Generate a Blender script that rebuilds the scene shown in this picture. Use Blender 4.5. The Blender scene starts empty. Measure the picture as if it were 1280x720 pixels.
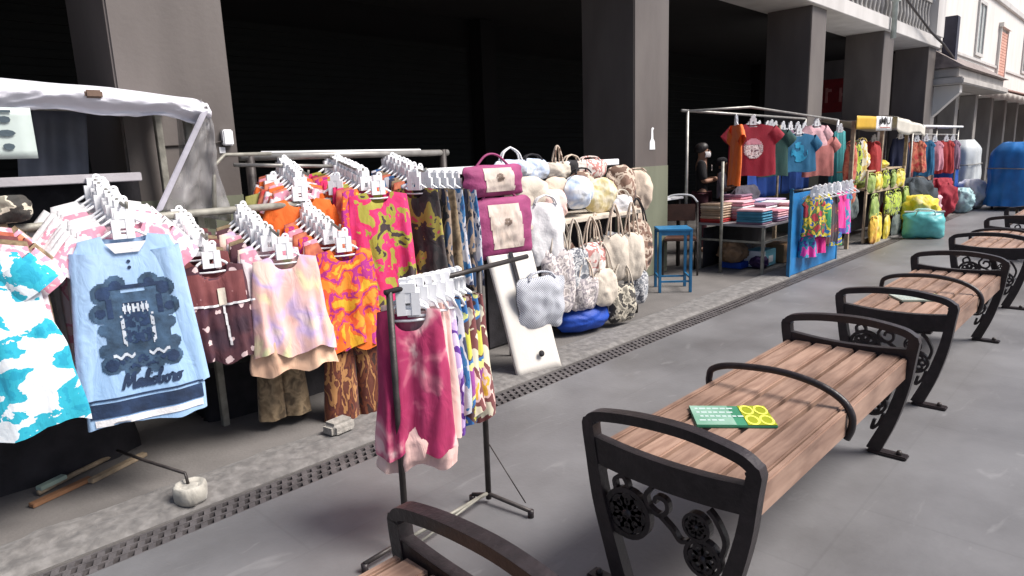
import bpy, bmesh, math, random
from mathutils import Vector, Matrix, noise
from mathutils.bvhtree import BVHTree
random.seed(7)
R = math.radians
S = bpy.context.scene
COL = S.collection

# ------------------------------------------------------------------ camera
cam_data = bpy.data.cameras.new('camera')
cam = bpy.data.objects.new('camera', cam_data)
COL.objects.link(cam)
AX = Vector((0.6916759, -0.7213102, -0.0359994))
DN = Vector((-0.1661849, -0.1104527, -0.9798892))
FW = Vector((0.7028278, 0.6837483, -0.1962683))
M = Matrix.Identity(4)
for i in range(3):
    M[i][0] = AX[i]; M[i][1] = -DN[i]; M[i][2] = -FW[i]
M[2][3] = 1.6
cam.matrix_world = M
cam_data.sensor_width = 36
cam_data.lens = 36 * 832.16 / 1280
cam_data.clip_start = 0.05
cam_data.clip_end = 1000
S.camera = cam

# ------------------------------------------------------------------ sky, sun, exposure
SUN_AZ = Vector((0.55, -0.83)); SUN_EL = R(52)
w = bpy.data.worlds.new('World'); S.world = w; w.use_nodes = True
nt = w.node_tree; bg = nt.nodes['Background']
sky = nt.nodes.new('ShaderNodeTexSky'); sky.sky_type = 'NISHITA'; sky.sun_disc = False
sky.sun_elevation = SUN_EL; sky.sun_rotation = math.atan2(SUN_AZ.x, SUN_AZ.y)
sky.dust_density = 3.0; sky.air_density = 0.7; sky.ozone_density = 0.6
nt.links.new(sky.outputs[0], bg.inputs[0]); bg.inputs[1].default_value = 0.075
sl = bpy.data.lights.new('sun', 'SUN'); sl.energy = 3.2; sl.angle = R(28); sl.color = (1, 0.95, 0.9)
so = bpy.data.objects.new('sun', sl); COL.objects.link(so)
sd = Vector((SUN_AZ.x * math.cos(SUN_EL), SUN_AZ.y * math.cos(SUN_EL), math.sin(SUN_EL)))
so.rotation_euler = sd.to_track_quat('Z', 'Y').to_euler()
so.location = (0, -5, 20)
S.view_settings.view_transform = 'Standard'; S.view_settings.look = 'None'
S.view_settings.gamma = 1; S.view_settings.exposure = 0.85
S.view_settings.use_curve_mapping = False

# ------------------------------------------------------------------ material helpers
MATS = {}
def _new(name):
    m = bpy.data.materials.new(name); m.use_nodes = True
    return m, m.node_tree, m.node_tree.nodes['Principled BSDF']
def N(nt, t, **kw):
    n = nt.nodes.new(t)
    for k, v in kw.items(): setattr(n, k, v)
    return n
def bump(nt, b, src, strength, dist=0.01):
    n = N(nt, 'ShaderNodeBump'); n.inputs['Strength'].default_value = strength; n.inputs['Distance'].default_value = dist
    nt.links.new(src, n.inputs['Height']); nt.links.new(n.outputs[0], b.inputs['Normal'])
def c4(c): return (c[0], c[1], c[2], 1)
def mat(name, col, rough=0.65, metal=0.0, var=0.15, scale=9.0, bmp=0.15, var2=None, fine=60.0):
    """plain painted / cloth / metal surface with uneven colour"""
    if name in MATS: return MATS[name]
    m, nt, b = _new(name)
    tc = N(nt, 'ShaderNodeTexCoord')
    n1 = N(nt, 'ShaderNodeTexNoise'); n1.inputs['Scale'].default_value = scale; n1.inputs['Detail'].default_value = 6
    nt.links.new(tc.outputs['Object'], n1.inputs['Vector'])
    r = N(nt, 'ShaderNodeValToRGB'); e = r.color_ramp.elements
    e[0].position = 0.3; e[1].position = 0.72
    d = var2 or [x * (1 - 1.6 * var) for x in col]
    e[0].color = c4(d); e[1].color = c4([min(1, x * (1 + var)) for x in col])
    nt.links.new(n1.outputs['Fac'], r.inputs[0]); nt.links.new(r.outputs[0], b.inputs['Base Color'])
    b.inputs['Roughness'].default_value = rough; b.inputs['Metallic'].default_value = metal
    if bmp:
        n2 = N(nt, 'ShaderNodeTexNoise'); n2.inputs['Scale'].default_value = fine; n2.inputs['Detail'].default_value = 4
        nt.links.new(tc.outputs['Object'], n2.inputs['Vector']); bump(nt, b, n2.outputs['Fac'], bmp)
    MATS[name] = m
    return m
def blotch(name, cols, scale=8, dist=1.5, stretch=(1, 1, 1), hard=True, off=0.0, flowers=None, rough=0.8, detail=2):
    """dyed / printed cloth: blotches of several colours, optional small flowers (colour, scale, size)"""
    if name in MATS: return MATS[name]
    m, nt, b = _new(name)
    tc = N(nt, 'ShaderNodeTexCoord'); mp = N(nt, 'ShaderNodeMapping')
    mp.inputs['Scale'].default_value = stretch; mp.inputs['Location'].default_value = (off, off * 1.7, off * 0.6)
    nt.links.new(tc.outputs['Object'], mp.inputs['Vector'])
    n1 = N(nt, 'ShaderNodeTexNoise'); n1.inputs['Scale'].default_value = scale
    n1.inputs['Detail'].default_value = detail + (1 if hard == True else 0); n1.inputs['Distortion'].default_value = dist * .4
    nt.links.new(mp.outputs[0], n1.inputs['Vector'])
    r = N(nt, 'ShaderNodeValToRGB'); cr = r.color_ramp
    cr.interpolation = 'CONSTANT' if hard == True else 'LINEAR'
    k = len(cols)
    lo, hi = 0.34, 0.66
    while len(cr.elements) < k: cr.elements.new(0.5)
    for i, c in enumerate(cols):
        cr.elements[i].position = (0 if i == 0 and hard == True else lo + (hi - lo) * i / max(1, (k if hard == True else k - 1)))
        cr.elements[i].color = c4(c)
    nt.links.new(n1.outputs['Fac'], r.inputs[0])
    out = r.outputs[0]
    if flowers:
        fc, fs, size = flowers
        v = N(nt, 'ShaderNodeTexVoronoi'); v.inputs['Scale'].default_value = fs
        nz = N(nt, 'ShaderNodeTexNoise'); nz.inputs['Scale'].default_value = fs * 2.4
        nt.links.new(mp.outputs[0], v.inputs['Vector']); nt.links.new(mp.outputs[0], nz.inputs['Vector'])
        ad = N(nt, 'ShaderNodeMath', operation='MULTIPLY_ADD'); ad.inputs[1].default_value = 0.5; 
        nt.links.new(nz.outputs['Fac'], ad.inputs[0]); nt.links.new(v.outputs['Distance'], ad.inputs[2])
        lt = N(nt, 'ShaderNodeMath', operation='LESS_THAN'); lt.inputs[1].default_value = size + 0.25
        nt.links.new(ad.outputs[0], lt.inputs[0])
        mx = N(nt, 'ShaderNodeMixRGB'); mx.inputs[2].default_value = c4(fc)
        nt.links.new(lt.outputs[0], mx.inputs[0]); nt.links.new(out, mx.inputs[1]); out = mx.outputs[0]
    nt.links.new(out, b.inputs['Base Color'])
    b.inputs['Roughness'].default_value = rough
    if 'Sheen Weight' in b.inputs: b.inputs['Sheen Weight'].default_value = 0.15
    mp2 = N(nt, 'ShaderNodeMapping'); mp2.inputs['Scale'].default_value = (1.5, 1.5, .7); mp2.inputs['Rotation'].default_value = (0, .35, 0); nt.links.new(tc.outputs['Object'], mp2.inputs['Vector'])
    n2 = N(nt, 'ShaderNodeTexNoise'); n2.inputs['Scale'].default_value = 11; n2.inputs['Detail'].default_value = 5; n2.inputs['Distortion'].default_value = .8; n2.inputs['Roughness'].default_value = .45
    nt.links.new(mp2.outputs[0], n2.inputs['Vector']); bump(nt, b, n2.outputs['Fac'], 0.45, 0.02)
    MATS[name] = m
    return m
def checker_mat(name, c1, c2, scale):
    if name in MATS: return MATS[name]
    m, nt, b = _new(name)
    tc = N(nt, 'ShaderNodeTexCoord'); mp = N(nt, 'ShaderNodeMapping'); mp.inputs['Rotation'].default_value = (0, R(40), 0)
    nt.links.new(tc.outputs['Object'], mp.inputs['Vector'])
    w1 = N(nt, 'ShaderNodeTexWave', wave_type='BANDS', bands_direction='X'); w2 = N(nt, 'ShaderNodeTexWave', wave_type='BANDS', bands_direction='Z')
    for q in (w1, w2):
        q.inputs['Scale'].default_value = scale; q.inputs['Distortion'].default_value = 0.6; nt.links.new(mp.outputs[0], q.inputs['Vector'])
    mu = N(nt, 'ShaderNodeMath', operation='MULTIPLY'); nt.links.new(w1.outputs['Fac'], mu.inputs[0]); nt.links.new(w2.outputs['Fac'], mu.inputs[1])
    r = N(nt, 'ShaderNodeValToRGB'); r.color_ramp.elements[0].color = c4(c1); r.color_ramp.elements[1].color = c4(c2)
    r.color_ramp.elements[0].position = .15; r.color_ramp.elements[1].position = .5
    nt.links.new(mu.outputs[0], r.inputs[0]); nt.links.new(r.outputs[0], b.inputs['Base Color']); b.inputs['Roughness'].default_value = .75
    bump(nt, b, mu.outputs[0], .4)
    MATS[name] = m
    return m

# ------------------------------------------------------------------ mesh helpers
class MB:
    def __init__(s): s.v = []; s.f = []; s.sm = []
    def add(s, vs, fs, smooth=False):
        o = len(s.v); s.v += [tuple(p) for p in vs]; s.f += [tuple(i + o for i in f) for f in fs]; s.sm += [smooth] * len(fs); return s
    def box(s, x0, x1, y0, y1, z0, z1, m=None):
        vs = [Vector((x, y, z)) for z in (z0, z1) for y in (y0, y1) for x in (x0, x1)]
        if m is not None: vs = [m @ v for v in vs]
        return s.add(vs, [(0, 2, 3, 1), (4, 5, 7, 6), (0, 1, 5, 4), (2, 6, 7, 3), (0, 4, 6, 2), (1, 3, 7, 5)])
    def tube(s, pts, r, n=8, caps=True, r2=None):
        pts = [Vector(p) for p in pts]; vs = []; k = len(pts); prev = None
        for i, p in enumerate(pts):
            t = (pts[min(i + 1, k - 1)] - pts[max(i - 1, 0)]).normalized()
            if prev is None:
                a = Vector((0, 0, 1)) if abs(t.z) < .9 else Vector((1, 0, 0))
                u = t.cross(a).normalized()
            else:
                u = (prev - t * prev.dot(t)).normalized()
            prev = u; q = t.cross(u)
            rr = r if r2 is None else r + (r2 - r) * i / (k - 1)
            vs += [p + (u * math.cos(2 * math.pi * j / n) + q * math.sin(2 * math.pi * j / n)) * rr for j in range(n)]
        fs = [(i * n + j, i * n + (j + 1) % n, (i + 1) * n + (j + 1) % n, (i + 1) * n + j) for i in range(k - 1) for j in range(n)]
        if caps: fs += [tuple(range(n - 1, -1, -1)), tuple((k - 1) * n + j for j in range(n))]
        return s.add(vs, fs, True)
    def lathe(s, prof, c=(0, 0, 0), n=20, wob=0):
        vs = []
        for i, (r, z) in enumerate(prof):
            for j in range(n):
                a = 2 * math.pi * j / n
                rr = r * (1 + wob * noise.noise(Vector((math.cos(a) * 2, math.sin(a) * 2, z * 9 + c[0]))))
                vs.append((c[0] + rr * math.cos(a), c[1] + rr * math.sin(a), c[2] + z))
        k = len(prof)
        fs = [(i * n + j, i * n + (j + 1) % n, (i + 1) * n + (j + 1) % n, (i + 1) * n + j) for i in range(k - 1) for j in range(n)]
        fs += [tuple(range(n - 1, -1, -1)), tuple((k - 1) * n + j for j in range(n))]
        return s.add(vs, fs, True)
    def strip(s, path, wd, x0, x1, closed=False):
        """flat bar following a path in the (y, z) plane, wd wide, from x0 to x1"""
        n = len(path); L = []; Rr = []
        for i in range(n):
            a = Vector(path[i - 1] if (i > 0 or closed) else path[i]); c = Vector(path[(i + 1) % n] if (i < n - 1 or closed) else path[i])
            t = (c - a).normalized(); nn = Vector((-t.y, t.x)); p = Vector(path[i])
            ww = wd[i] if isinstance(wd, (list, tuple)) else wd
            L.append(p + nn * ww / 2); Rr.append(p - nn * ww / 2)
        vs = []
        for a, c in zip(L, Rr):
            vs += [(x0, a.x, a.y), (x0, c.x, c.y), (x1, c.x, c.y), (x1, a.x, a.y)]
        fs = []
        for i in range(n if closed else n - 1):
            j = (i + 1) % n
            for q in range(4): fs.append((i * 4 + q, i * 4 + (q + 1) % 4, j * 4 + (q + 1) % 4, j * 4 + q))
        if not closed: fs += [(3, 2, 1, 0), ((n - 1) * 4, (n - 1) * 4 + 1, (n - 1) * 4 + 2, (n - 1) * 4 + 3)]
        return s.add(vs, fs)
    def grid(s, fn, nu, nv, thick=0.0, smooth=True):
        """sheet fn(u,v) -> point; given a thickness it becomes a solid sheet"""
        P = [[Vector(fn(i / nu, j / nv)) for i in range(nu + 1)] for j in range(nv + 1)]
        vs = [p for r in P for p in r]; W = nu + 1
        fs = [(j * W + i, j * W + i + 1, (j + 1) * W + i + 1, (j + 1) * W + i) for j in range(nv) for i in range(nu)]
        s.add(vs, fs, smooth)
        if thick:
            nn = (P[0][-1] - P[0][0]).cross(P[-1][0] - P[0][0]).normalized() * -thick
            s.add([v + nn for v in vs], [tuple(reversed(f)) for f in fs], smooth)
            b = len(vs); base = len(s.v) - 2 * b
            edge = [i for i in range(W)] + [j * W + nu for j in range(1, nv + 1)] + [nv * W + i for i in range(nu - 1, -1, -1)] + [j * W for j in range(nv - 1, 0, -1)]
            for a, c in zip(edge, edge[1:] + edge[:1]):
                s.f.append((base + c, base + a, base + b + a, base + b + c)); s.sm.append(False)
        return s
    def build(s, name, m, parent=None, bevel=0.0, seg=2, loc=None, rot=None):
        me = bpy.data.meshes.new(name); me.from_pydata(s.v, [], s.f); me.update()
        for p, q in zip(me.polygons, s.sm): p.use_smooth = q
        if m: me.materials.append(m)
        o = bpy.data.objects.new(name, me); COL.objects.link(o)
        if parent: o.parent = parent
        if loc: o.location = loc
        if rot: o.rotation_euler = rot
        bm = bmesh.new(); bm.from_mesh(me); bmesh.ops.recalc_face_normals(bm, faces=bm.faces)
        if bevel:
            ed = [e for e in bm.edges if len(e.link_faces) == 2 and e.calc_face_angle(0) > .6]
            bmesh.ops.bevel(bm, geom=ed, offset=bevel, segments=seg, affect='EDGES', clamp_overlap=True)
        bm.to_mesh(me); bm.free()
        return o
def tag(o, label, cat, group=None):
    o['label'] = label; o['category'] = cat
    if group: o['group'] = group
    return o
def struct(o, kind='structure'): o['kind'] = kind; return o
def empty(name, loc, label, cat, group=None, rz=0):
    o = bpy.data.objects.new(name, None); COL.objects.link(o); o.location = loc; o.rotation_euler = (0, 0, rz)
    o.empty_display_size = .1
    return tag(o, label, cat, group)
def copy_tree(o, parent=None):
    c = o.copy(); COL.objects.link(c)
    if parent: c.parent = parent
    for ch in list(o.children): copy_tree(ch, c)
    return c
def lerp_list(L, v):
    for (a, x), (b, y) in zip(L, L[1:]):
        if v <= b:
            t = (v - a) / (b - a); t = t * t * (3 - 2 * t); return x + (y - x) * t
    return L[-1][1]
def text_mesh(body, size, shear=0.0, extrude=0.0, bold=0.0):
    cu = bpy.data.curves.new('txt', 'FONT'); cu.body = body; cu.size = size; cu.shear = shear; cu.extrude = extrude; cu.offset = bold
    cu.align_x = 'CENTER'; cu.align_y = 'CENTER'; cu.resolution_u = 3
    t = bpy.data.objects.new('txt', cu); COL.objects.link(t)
    dg = bpy.context.evaluated_depsgraph_get(); me = bpy.data.meshes.new_from_object(t.evaluated_get(dg))
    bpy.data.objects.remove(t)
    V = [v.co.copy() for v in me.vertices]; F = [tuple(p.vertices) for p in me.polygons]
    return V, F

# ------------------------------------------------------------------ colours
iron = mat('cast_iron_paint', (.022, .016, .018), .42, .1, .3, 20, .25)
steel_dark = mat('dark_steel', (.05, .042, .04), .5, .3, .3, 12, .2)
steel = mat('grey_steel', (.33, .32, .3), .45, .5, .2, 12, .15)
galv = mat('worn_metal_bar', (.30, .29, .25), .55, .3, .25, 15, .2)
white_pl = mat('white_plastic', (.88, .89, .91), .35, 0, .05, 6, .05)
white_cloth = mat('white_cloth', (.78, .77, .78), .85, 0, .06, 8, .3)
offwhite = mat('off_white_cloth', (.62, .55, .46), .85, 0, .1, 8, .3)
beige_cloth = mat('beige_canvas', (.66, .54, .43), .85, 0, .1, 10, .3)
blue_paint = mat('blue_paint', (.02, .17, .36), .45, 0, .2, 9, .1)
cardboard = mat('cardboard', (.42, .26, .14), .85, 0, .12, 8, .2)
plank = mat('weathered_wood', (.35, .27, .18), .8, 0, .3, 14, .3)
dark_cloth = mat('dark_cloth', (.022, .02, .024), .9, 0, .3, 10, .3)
royal = mat('royal_blue_cloth', (.01, .07, .45), .6, 0, .2, 8, .3)
teal_cloth = mat('teal_cloth', (.01, .25, .42), .75, 0, .2, 8, .3)
concrete = mat('concrete', (.34, .32, .29), .85, 0, .25, 22, .6, fine=90)
skin = mat('skin', (.33, .18, .12), .55, 0, .08, 12, .05)
hair_m = mat('black_hair', (.015, .012, .012), .5, 0, .2, 40, .3)

# ------------------------------------------------------------------ ground
def ground_mat():
    m, nt, b = _new('plaza_paving')
    tc = N(nt, 'ShaderNodeTexCoord')
    a = N(nt, 'ShaderNodeTexNoise'); a.inputs['Scale'].default_value = .9; a.inputs['Detail'].default_value = 8; a.inputs['Roughness'].default_value = .6
    nt.links.new(tc.outputs['Object'], a.inputs['Vector'])
    r = N(nt, 'ShaderNodeValToRGB'); e = r.color_ramp.elements
    e[0].position = .3; e[0].color = (.098, .096, .098, 1); e[1].position = .68; e[1].color = (.190, .190, .197, 1)
    nt.links.new(a.outputs['Fac'], r.inputs[0])
    # wide slabs with faint joints
    br = N(nt, 'ShaderNodeTexBrick'); br.inputs['Scale'].default_value = 1
    br.inputs['Brick Width'].default_value = 1.2; br.inputs['Row Height'].default_value = .8; br.inputs['Mortar Size'].default_value = .006
    br.inputs['Color1'].default_value = (1, 1, 1, 1); br.inputs['Color2'].default_value = (.93, .93, .94, 1); br.inputs['Mortar'].default_value = (.90, .90, .90, 1)
    nt.links.new(tc.outputs['Object'], br.inputs['Vector'])
    mu = N(nt, 'ShaderNodeMixRGB', blend_type='MULTIPLY'); mu.inputs[0].default_value = .8
    nt.links.new(r.outputs[0], mu.inputs[1]); nt.links.new(br.outputs[0], mu.inputs[2])
    # pale scuffs and specks
    mp = N(nt, 'ShaderNodeMapping'); mp.inputs['Scale'].default_value = (1.3, 4.5, 1); mp.inputs['Rotation'].default_value = (0, 0, .5)
    nt.links.new(tc.outputs['Object'], mp.inputs['Vector'])
    s = N(nt, 'ShaderNodeTexNoise'); s.inputs['Scale'].default_value = 1.7; s.inputs['Detail'].default_value = 9; s.inputs['Distortion'].default_value = 1.2
    nt.links.new(mp.outputs[0], s.inputs['Vector'])
    r2 = N(nt, 'ShaderNodeValToRGB'); q = r2.color_ramp.elements; q[0].position = .63; q[0].color = (0, 0, 0, 1); q[1].position = .78; q[1].color = (.4, .4, .4, 1)
    nt.links.new(s.outputs['Fac'], r2.inputs[0])
    mx = N(nt, 'ShaderNodeMixRGB'); mx.inputs[2].default_value = (.33, .33, .33, 1)
    nt.links.new(r2.outputs[0], mx.inputs[0]); nt.links.new(mu.outputs[0], mx.inputs[1])
    nt.links.new(mx.outputs[0], b.inputs['Base Color'])
    rr = N(nt, 'ShaderNodeMapRange'); rr.inputs[3].default_value = .38; rr.inputs[4].default_value = .6
    nt.links.new(a.outputs['Fac'], rr.inputs[0]); nt.links.new(rr.outputs[0], b.inputs['Roughness'])
    f = N(nt, 'ShaderNodeTexNoise'); f.inputs['Scale'].default_value = 45; f.inputs['Detail'].default_value = 5
    nt.links.new(tc.outputs['Object'], f.inputs['Vector']); bump(nt, b, f.outputs['Fac'], .12, .01)
    return m
gm = ground_mat()
struct(MB().box(-300, 300, -300, 300, -.5, -.07).build('ground', mat('bare_ground', (.05, .047, .045), .95)))
struct(MB().box(-120, 250, -120, 2.94, -.06, 0).build('plaza_paving', gm))
side_m = mat('sidewalk_concrete', (.155, .145, .138), .8, 0, .16, 2.2, .3)
struct(MB().box(-120, 250, 3.112, 80, -.06, .004).build('sidewalk', side_m))
kb = MB()
def kerb_fn(u, v):
    x = -1.5 + 15.0 * u; y = 3.116 + .36 * v
    n1 = noise.fractal(Vector((x * 3, y * 5, 0)), 1, 2, 5); n2 = noise.noise(Vector((x * 22, y * 22, 3)))
    ru = max(.25, min(1, (4.2 - x) / 2)); z = .014 + ru * (.008 + .018 * n1 + .012 * max(0, n2))
    return (x, y, max(.006, z * min(1, 8 * v, 8 * (1 - v)) + .006))
kb.grid(kerb_fn, 800, 22)
rubble = blotch('rubble_concrete', [(.11, .104, .10), (.15, .142, .135), (.20, .19, .182)], 18, .4, hard='lin', detail=6)
struct(kb.build('kerb_strip', rubble))
# drain channel with its cast grating
dr = MB()
struct(MB().box(-120, 250, 2.945, 3.107, -.069, -.045).build('drain_channel', mat('drain_floor_black', (.02, .018, .018), .95)))  # near-black channel floor below the slots
g = empty('drain_grating', (0, 3.026, 0), 'long dark slotted drain grating running between the grey plaza and the kerb', 'drain grating')
gmm = mat('grating_iron', (.115, .105, .107), .6, .2, .25, 12, .3)
x = -1.5
rows = [(-.076, -.032), (-.022, .022), (.032, .076)]
for yy in (-.080, -.027, .027, .0755): dr.box(-20, 90, yy - (.004 if abs(yy) > .05 else .006), yy + .0045, -.03, -.002)
k = 0
while x < 16:
    for ri, (a, c) in enumerate(rows):
        xx = x + (.028 if ri == 1 else 0) + random.uniform(-.002, .002)
        dr.add([(xx, a, -.03), (xx + .03, a, -.03), (xx + .046, c, -.03), (xx + .016, c, -.03), (xx, a, -.004), (xx + .03, a, -.004), (xx + .046, c, -.004), (xx + .016, c, -.004)],
               [(0, 3, 2, 1), (4, 5, 6, 7), (0, 1, 5, 4), (2, 3, 7, 6), (0, 4, 7, 3), (1, 2, 6, 5)])
    x += .056
dr.box(16.05, 90, -.075, .07, -.03, -.006)
dr.build('grate', gmm, g)

# ------------------------------------------------------------------ arcade building
def painted(name, col, stain):
    m, nt, b = _new(name)
    tc = N(nt, 'ShaderNodeTexCoord'); mp = N(nt, 'ShaderNodeMapping'); mp.inputs['Scale'].default_value = (1.5, 1.5, .5)
    nt.links.new(tc.outputs['Object'], mp.inputs['Vector'])
    a = N(nt, 'ShaderNodeTexNoise'); a.inputs['Scale'].default_value = 1.6; a.inputs['Detail'].default_value = 8
    nt.links.new(mp.outputs[0], a.inputs['Vector'])
    r = N(nt, 'ShaderNodeValToRGB'); e = r.color_ramp.elements; e[0].position = .32; e[1].position = .62
    e[0].color = c4(stain); e[1].color = c4(col); nt.links.new(a.outputs['Fac'], r.inputs[0]); nt.links.new(r.outputs[0], b.inputs['Base Color'])
    b.inputs['Roughness'].default_value = .55
    f = N(nt, 'ShaderNodeTexNoise'); f.inputs['Scale'].default_value = 30; f.inputs['Detail'].default_value = 5
    nt.links.new(tc.outputs['Object'], f.inputs['Vector']); bump(nt, b, f.outputs['Fac'], .12, .01)
    return m
col_m = painted('column_grey_paint', (.132, .115, .106), (.094, .080, .074))
green_m = painted('column_green_paint', (.20, .215, .155), (.14, .15, .105))
fascia_m = painted('fascia_white', (.62, .60, .58), (.50, .48, .46))
upper_m = painted('upper_wall_grey', (.20, .19, .19), (.13, .125, .13))
shade_black = mat('shutter_shade_black', (.0022, .003, .0028), 1, 0, .3, 3, 0)  # near-black shutter colour stands in for the deep shade of the arcade
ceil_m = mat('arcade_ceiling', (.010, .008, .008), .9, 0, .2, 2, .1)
B = empty('arcade_building', (7.3, 4.6, 0), 'long grey arcade building with square columns on green bases and a dark interior', 'building')
def rel(mb, o, name, m, **kw):       # world-coordinate mesh under a root
    loc = o.location
    mb.v = [(p[0] - loc.x, p[1] - loc.y, p[2] - loc.z) for p in mb.v]
    return mb.build(name, m, o, **kw)
for (x0, x1) in ((-9.7, -9.0), (-4.1, -3.4), (1.37, 2.075), (6.93, 7.695), (12.33, 13.03), (16.45, 17.2), (20.25, 21.0)):
    c = rel(MB().box(x0, x1, 4.6, 5.38, 0, 3.93), B, 'column', col_m, bevel=.012)
    gb = MB().box(x0 - .004, x1 + .004, 4.595, 5.385, .002, 1.405)
    gb.v = [(p[0] - 7.3, p[1] - 4.6, p[2]) for p in gb.v]
    gb.build('green_base', green_m, c, bevel=.01)
rel(MB().box(-14, 21.05, 4.52, 5.45, 3.92, 4.18), B, 'floor_beam', fascia_m, bevel=.01)
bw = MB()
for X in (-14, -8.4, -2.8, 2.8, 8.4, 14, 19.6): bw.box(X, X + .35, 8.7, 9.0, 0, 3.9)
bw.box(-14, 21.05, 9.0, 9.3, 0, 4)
rel(bw, B, 'shop_wall', mat('shop_wall_shade_black', (.0028, .002, .0024), 1, 0, .3, 2, 0))  # back wall coloured almost black to carry the interior shade
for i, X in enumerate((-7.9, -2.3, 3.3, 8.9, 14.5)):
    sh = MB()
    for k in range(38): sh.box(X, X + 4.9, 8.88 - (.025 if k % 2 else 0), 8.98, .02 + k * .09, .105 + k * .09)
    rel(sh, B, 'roller_shutter', shade_black)
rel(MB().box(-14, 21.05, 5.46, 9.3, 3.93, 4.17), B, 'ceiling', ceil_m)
rel(MB().box(-14.3, -14, 4.6, 9.3, 0, 4.17), B, 'end_wall', upper_m)
rel(MB().box(21.06, 21.3, 5.4, 9.3, 0, 4.17), B, 'end_wall', upper_m)
rel(MB().box(-14, 21.05, 5.75, 9.3, 4.2, 9.5), B, 'upper_wall', upper_m)
bl = MB(); bl.box(-14, 21, 4.60, 4.74, 4.95, 5.05)
X = 8.0
while X < 21:
    bl.lathe([(.05, 4.18), (.05, 4.24), (.03, 4.28), (.06, 4.45), (.03, 4.7), (.05, 4.9), (.05, 4.95)], (X, 4.67, 0), 8); X += .27
rel(bl, B, 'balustrade', mat('balustrade_grey', (.34, .33, .32), .8, 0, .2, 5, .2))
rel(MB().box(20.3, 21.05, 4.47, 5.4, 4.185, 8.5), B, 'end_pilaster', fascia_m)
dpp = MB().tube([(16.55, 4.45, 3.75), (16.55, 4.45, 6.5)], .055, 10); dpp.box(16.44, 16.66, 4.38, 4.52, 4.5, 4.62)
tag(dpp.build('drain_pipe', mat('pale_green_pipe', (.42, .47, .44), .5)), 'pale drainpipe running up the balcony balustrade of the arcade', 'pipe')
cb = MB().tube([(13.5, 4.42, 5.3), (16.5, 4.42, 4.75), (19.4, 4.4, 4.16), (20.6, 4.35, 3.95), (21.8, 4.35, 3.72)], .03, 6)
tag(cb.build('cable', iron), 'black cable sagging past the white end of the arcade fascia', 'cable')
# things fixed on the columns
ob = empty('socket_box', (2.0, 4.6, 1.78), 'small white socket box with a cable on the broad left column', 'socket box')
MB().box(-.035, .035, -.045, 0, -.05, .055).build('box', white_pl, ob, bevel=.008)
MB().tube([(-.03, -.02, -.02), (-.1, -.008, -.035), (-.4, -.007, -.05)], .006, 6).build('cable', steel_dark, ob)
tag(MB().box(1.945, 1.985, 4.594, 4.5995, 1.68, 1.72).build('paper_sticker', white_pl), 'tiny white square sticker below the socket box', 'sticker')
pb = MB(); prof = [(-.055, 0), (.07, 0), (.06, .1), (.03, .13), (.02, .23), (.045, .26), (.01, .27), (-.015, .25), (-.02, .13), (-.05, .09)]
n = len(prof); pb.add([(7.31 + a, 4.5945, 1.6 + c) for a, c in prof] + [(7.31 + a, 4.599, 1.6 + c) for a, c in prof], [tuple(range(n)), tuple(range(2 * n - 1, n - 1, -1))] + [(i, (i + 1) % n, n + (i + 1) % n, n + i) for i in range(n)])
tag(pb.build('paper_notice', white_pl), 'torn white paper notice, bottle shaped, stuck on the column beside the bags', 'notice')
# red sign deep in the arcade
rs = empty('shop_sign', (18.0, 6.2, 2.75), 'red shop sign with faint pink letters inside the dark arcade', 'sign', None, R(-90))
MB().box(-.9, .9, 0, .08, -.4, .4).build('panel', mat('red_sign', (.20, .012, .02), .5), rs)
lt = MB()
for i, (hh, ww) in enumerate(((.34, .2), (.34, .12), (.36, .14), (.34, .26), (.34, .24))): 
    X = -.75 + i * .33; lt.box(X, X + .06, -.012, -.002, -.16, -.16 + hh); lt.box(X + .061, X + .061 + ww * .6, -.012, -.002, .1 - .12 * (i % 2), .17 - .12 * (i % 2))
lt.build('lettering', mat('pink_letters', (.42, .17, .17), .6), rs)

# ------------------------------------------------------------------ white building further down the street
white_wall = painted('white_facade', (.76, .73, .69), (.68, .65, .61))
W = empty('white_building', (26, 4.7, 0), 'bright white building beyond the arcade with a projecting ledge over dark shop openings', 'building')
wb = MB(); wb.box(21.32, 62, 4.75, 12, 3.0, 11); wb.box(21.32, 62, 6.2, 12, 0, 3.0)
rel(wb, W, 'wall', white_wall)
X = 21.4
while X < 60:
    rel(MB().box(X, X + .45, 4.7, 5.15, 0, 2.99), W, 'pillar', painted('pillar_shaded_white', (.34, .32, .30), (.24, .22, .21)), bevel=.02); X += 2.9  # white pillars, coloured darker for the shade below the ledge
dk = MB(); X = 22.0
while X < 58:
    dk.box(X, X + 2.2, 6.02, 6.18, 0, 2.7); X += 2.9
rel(dk, W, 'shaded_opening', mat('opening_shade_dark', (.045, .04, .045), .4, 0, .3, 2))  # dark boxes whose colour stands in for shade inside the open bays
lg = MB(); lg.box(21.1, 28, 3.95, 4.74, 3.0, 3.17); lg.box(21.25, 28, 4.1, 4.74, 3.172, 3.42)
rel(lg, W, 'ledge', painted('ledge_stone', (.50, .47, .44), (.36, .34, .32)), bevel=.03)
rf = MB(); rf.add([(21.1, 3.95, 3.425), (28, 3.95, 3.425), (28, 4.74, 3.95), (21.1, 4.74, 3.95), (21.1, 4.74, 3.425), (28, 4.74, 3.425)], [(0, 1, 2, 3), (0, 3, 4), (1, 5, 2), (3, 2, 5, 4), (0, 4, 5, 1)])
rel(rf, W, 'ledge_roof', mat('roof_tile_grey', (.24, .2, .19), .8, 0, .3, 6, .5))
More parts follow.
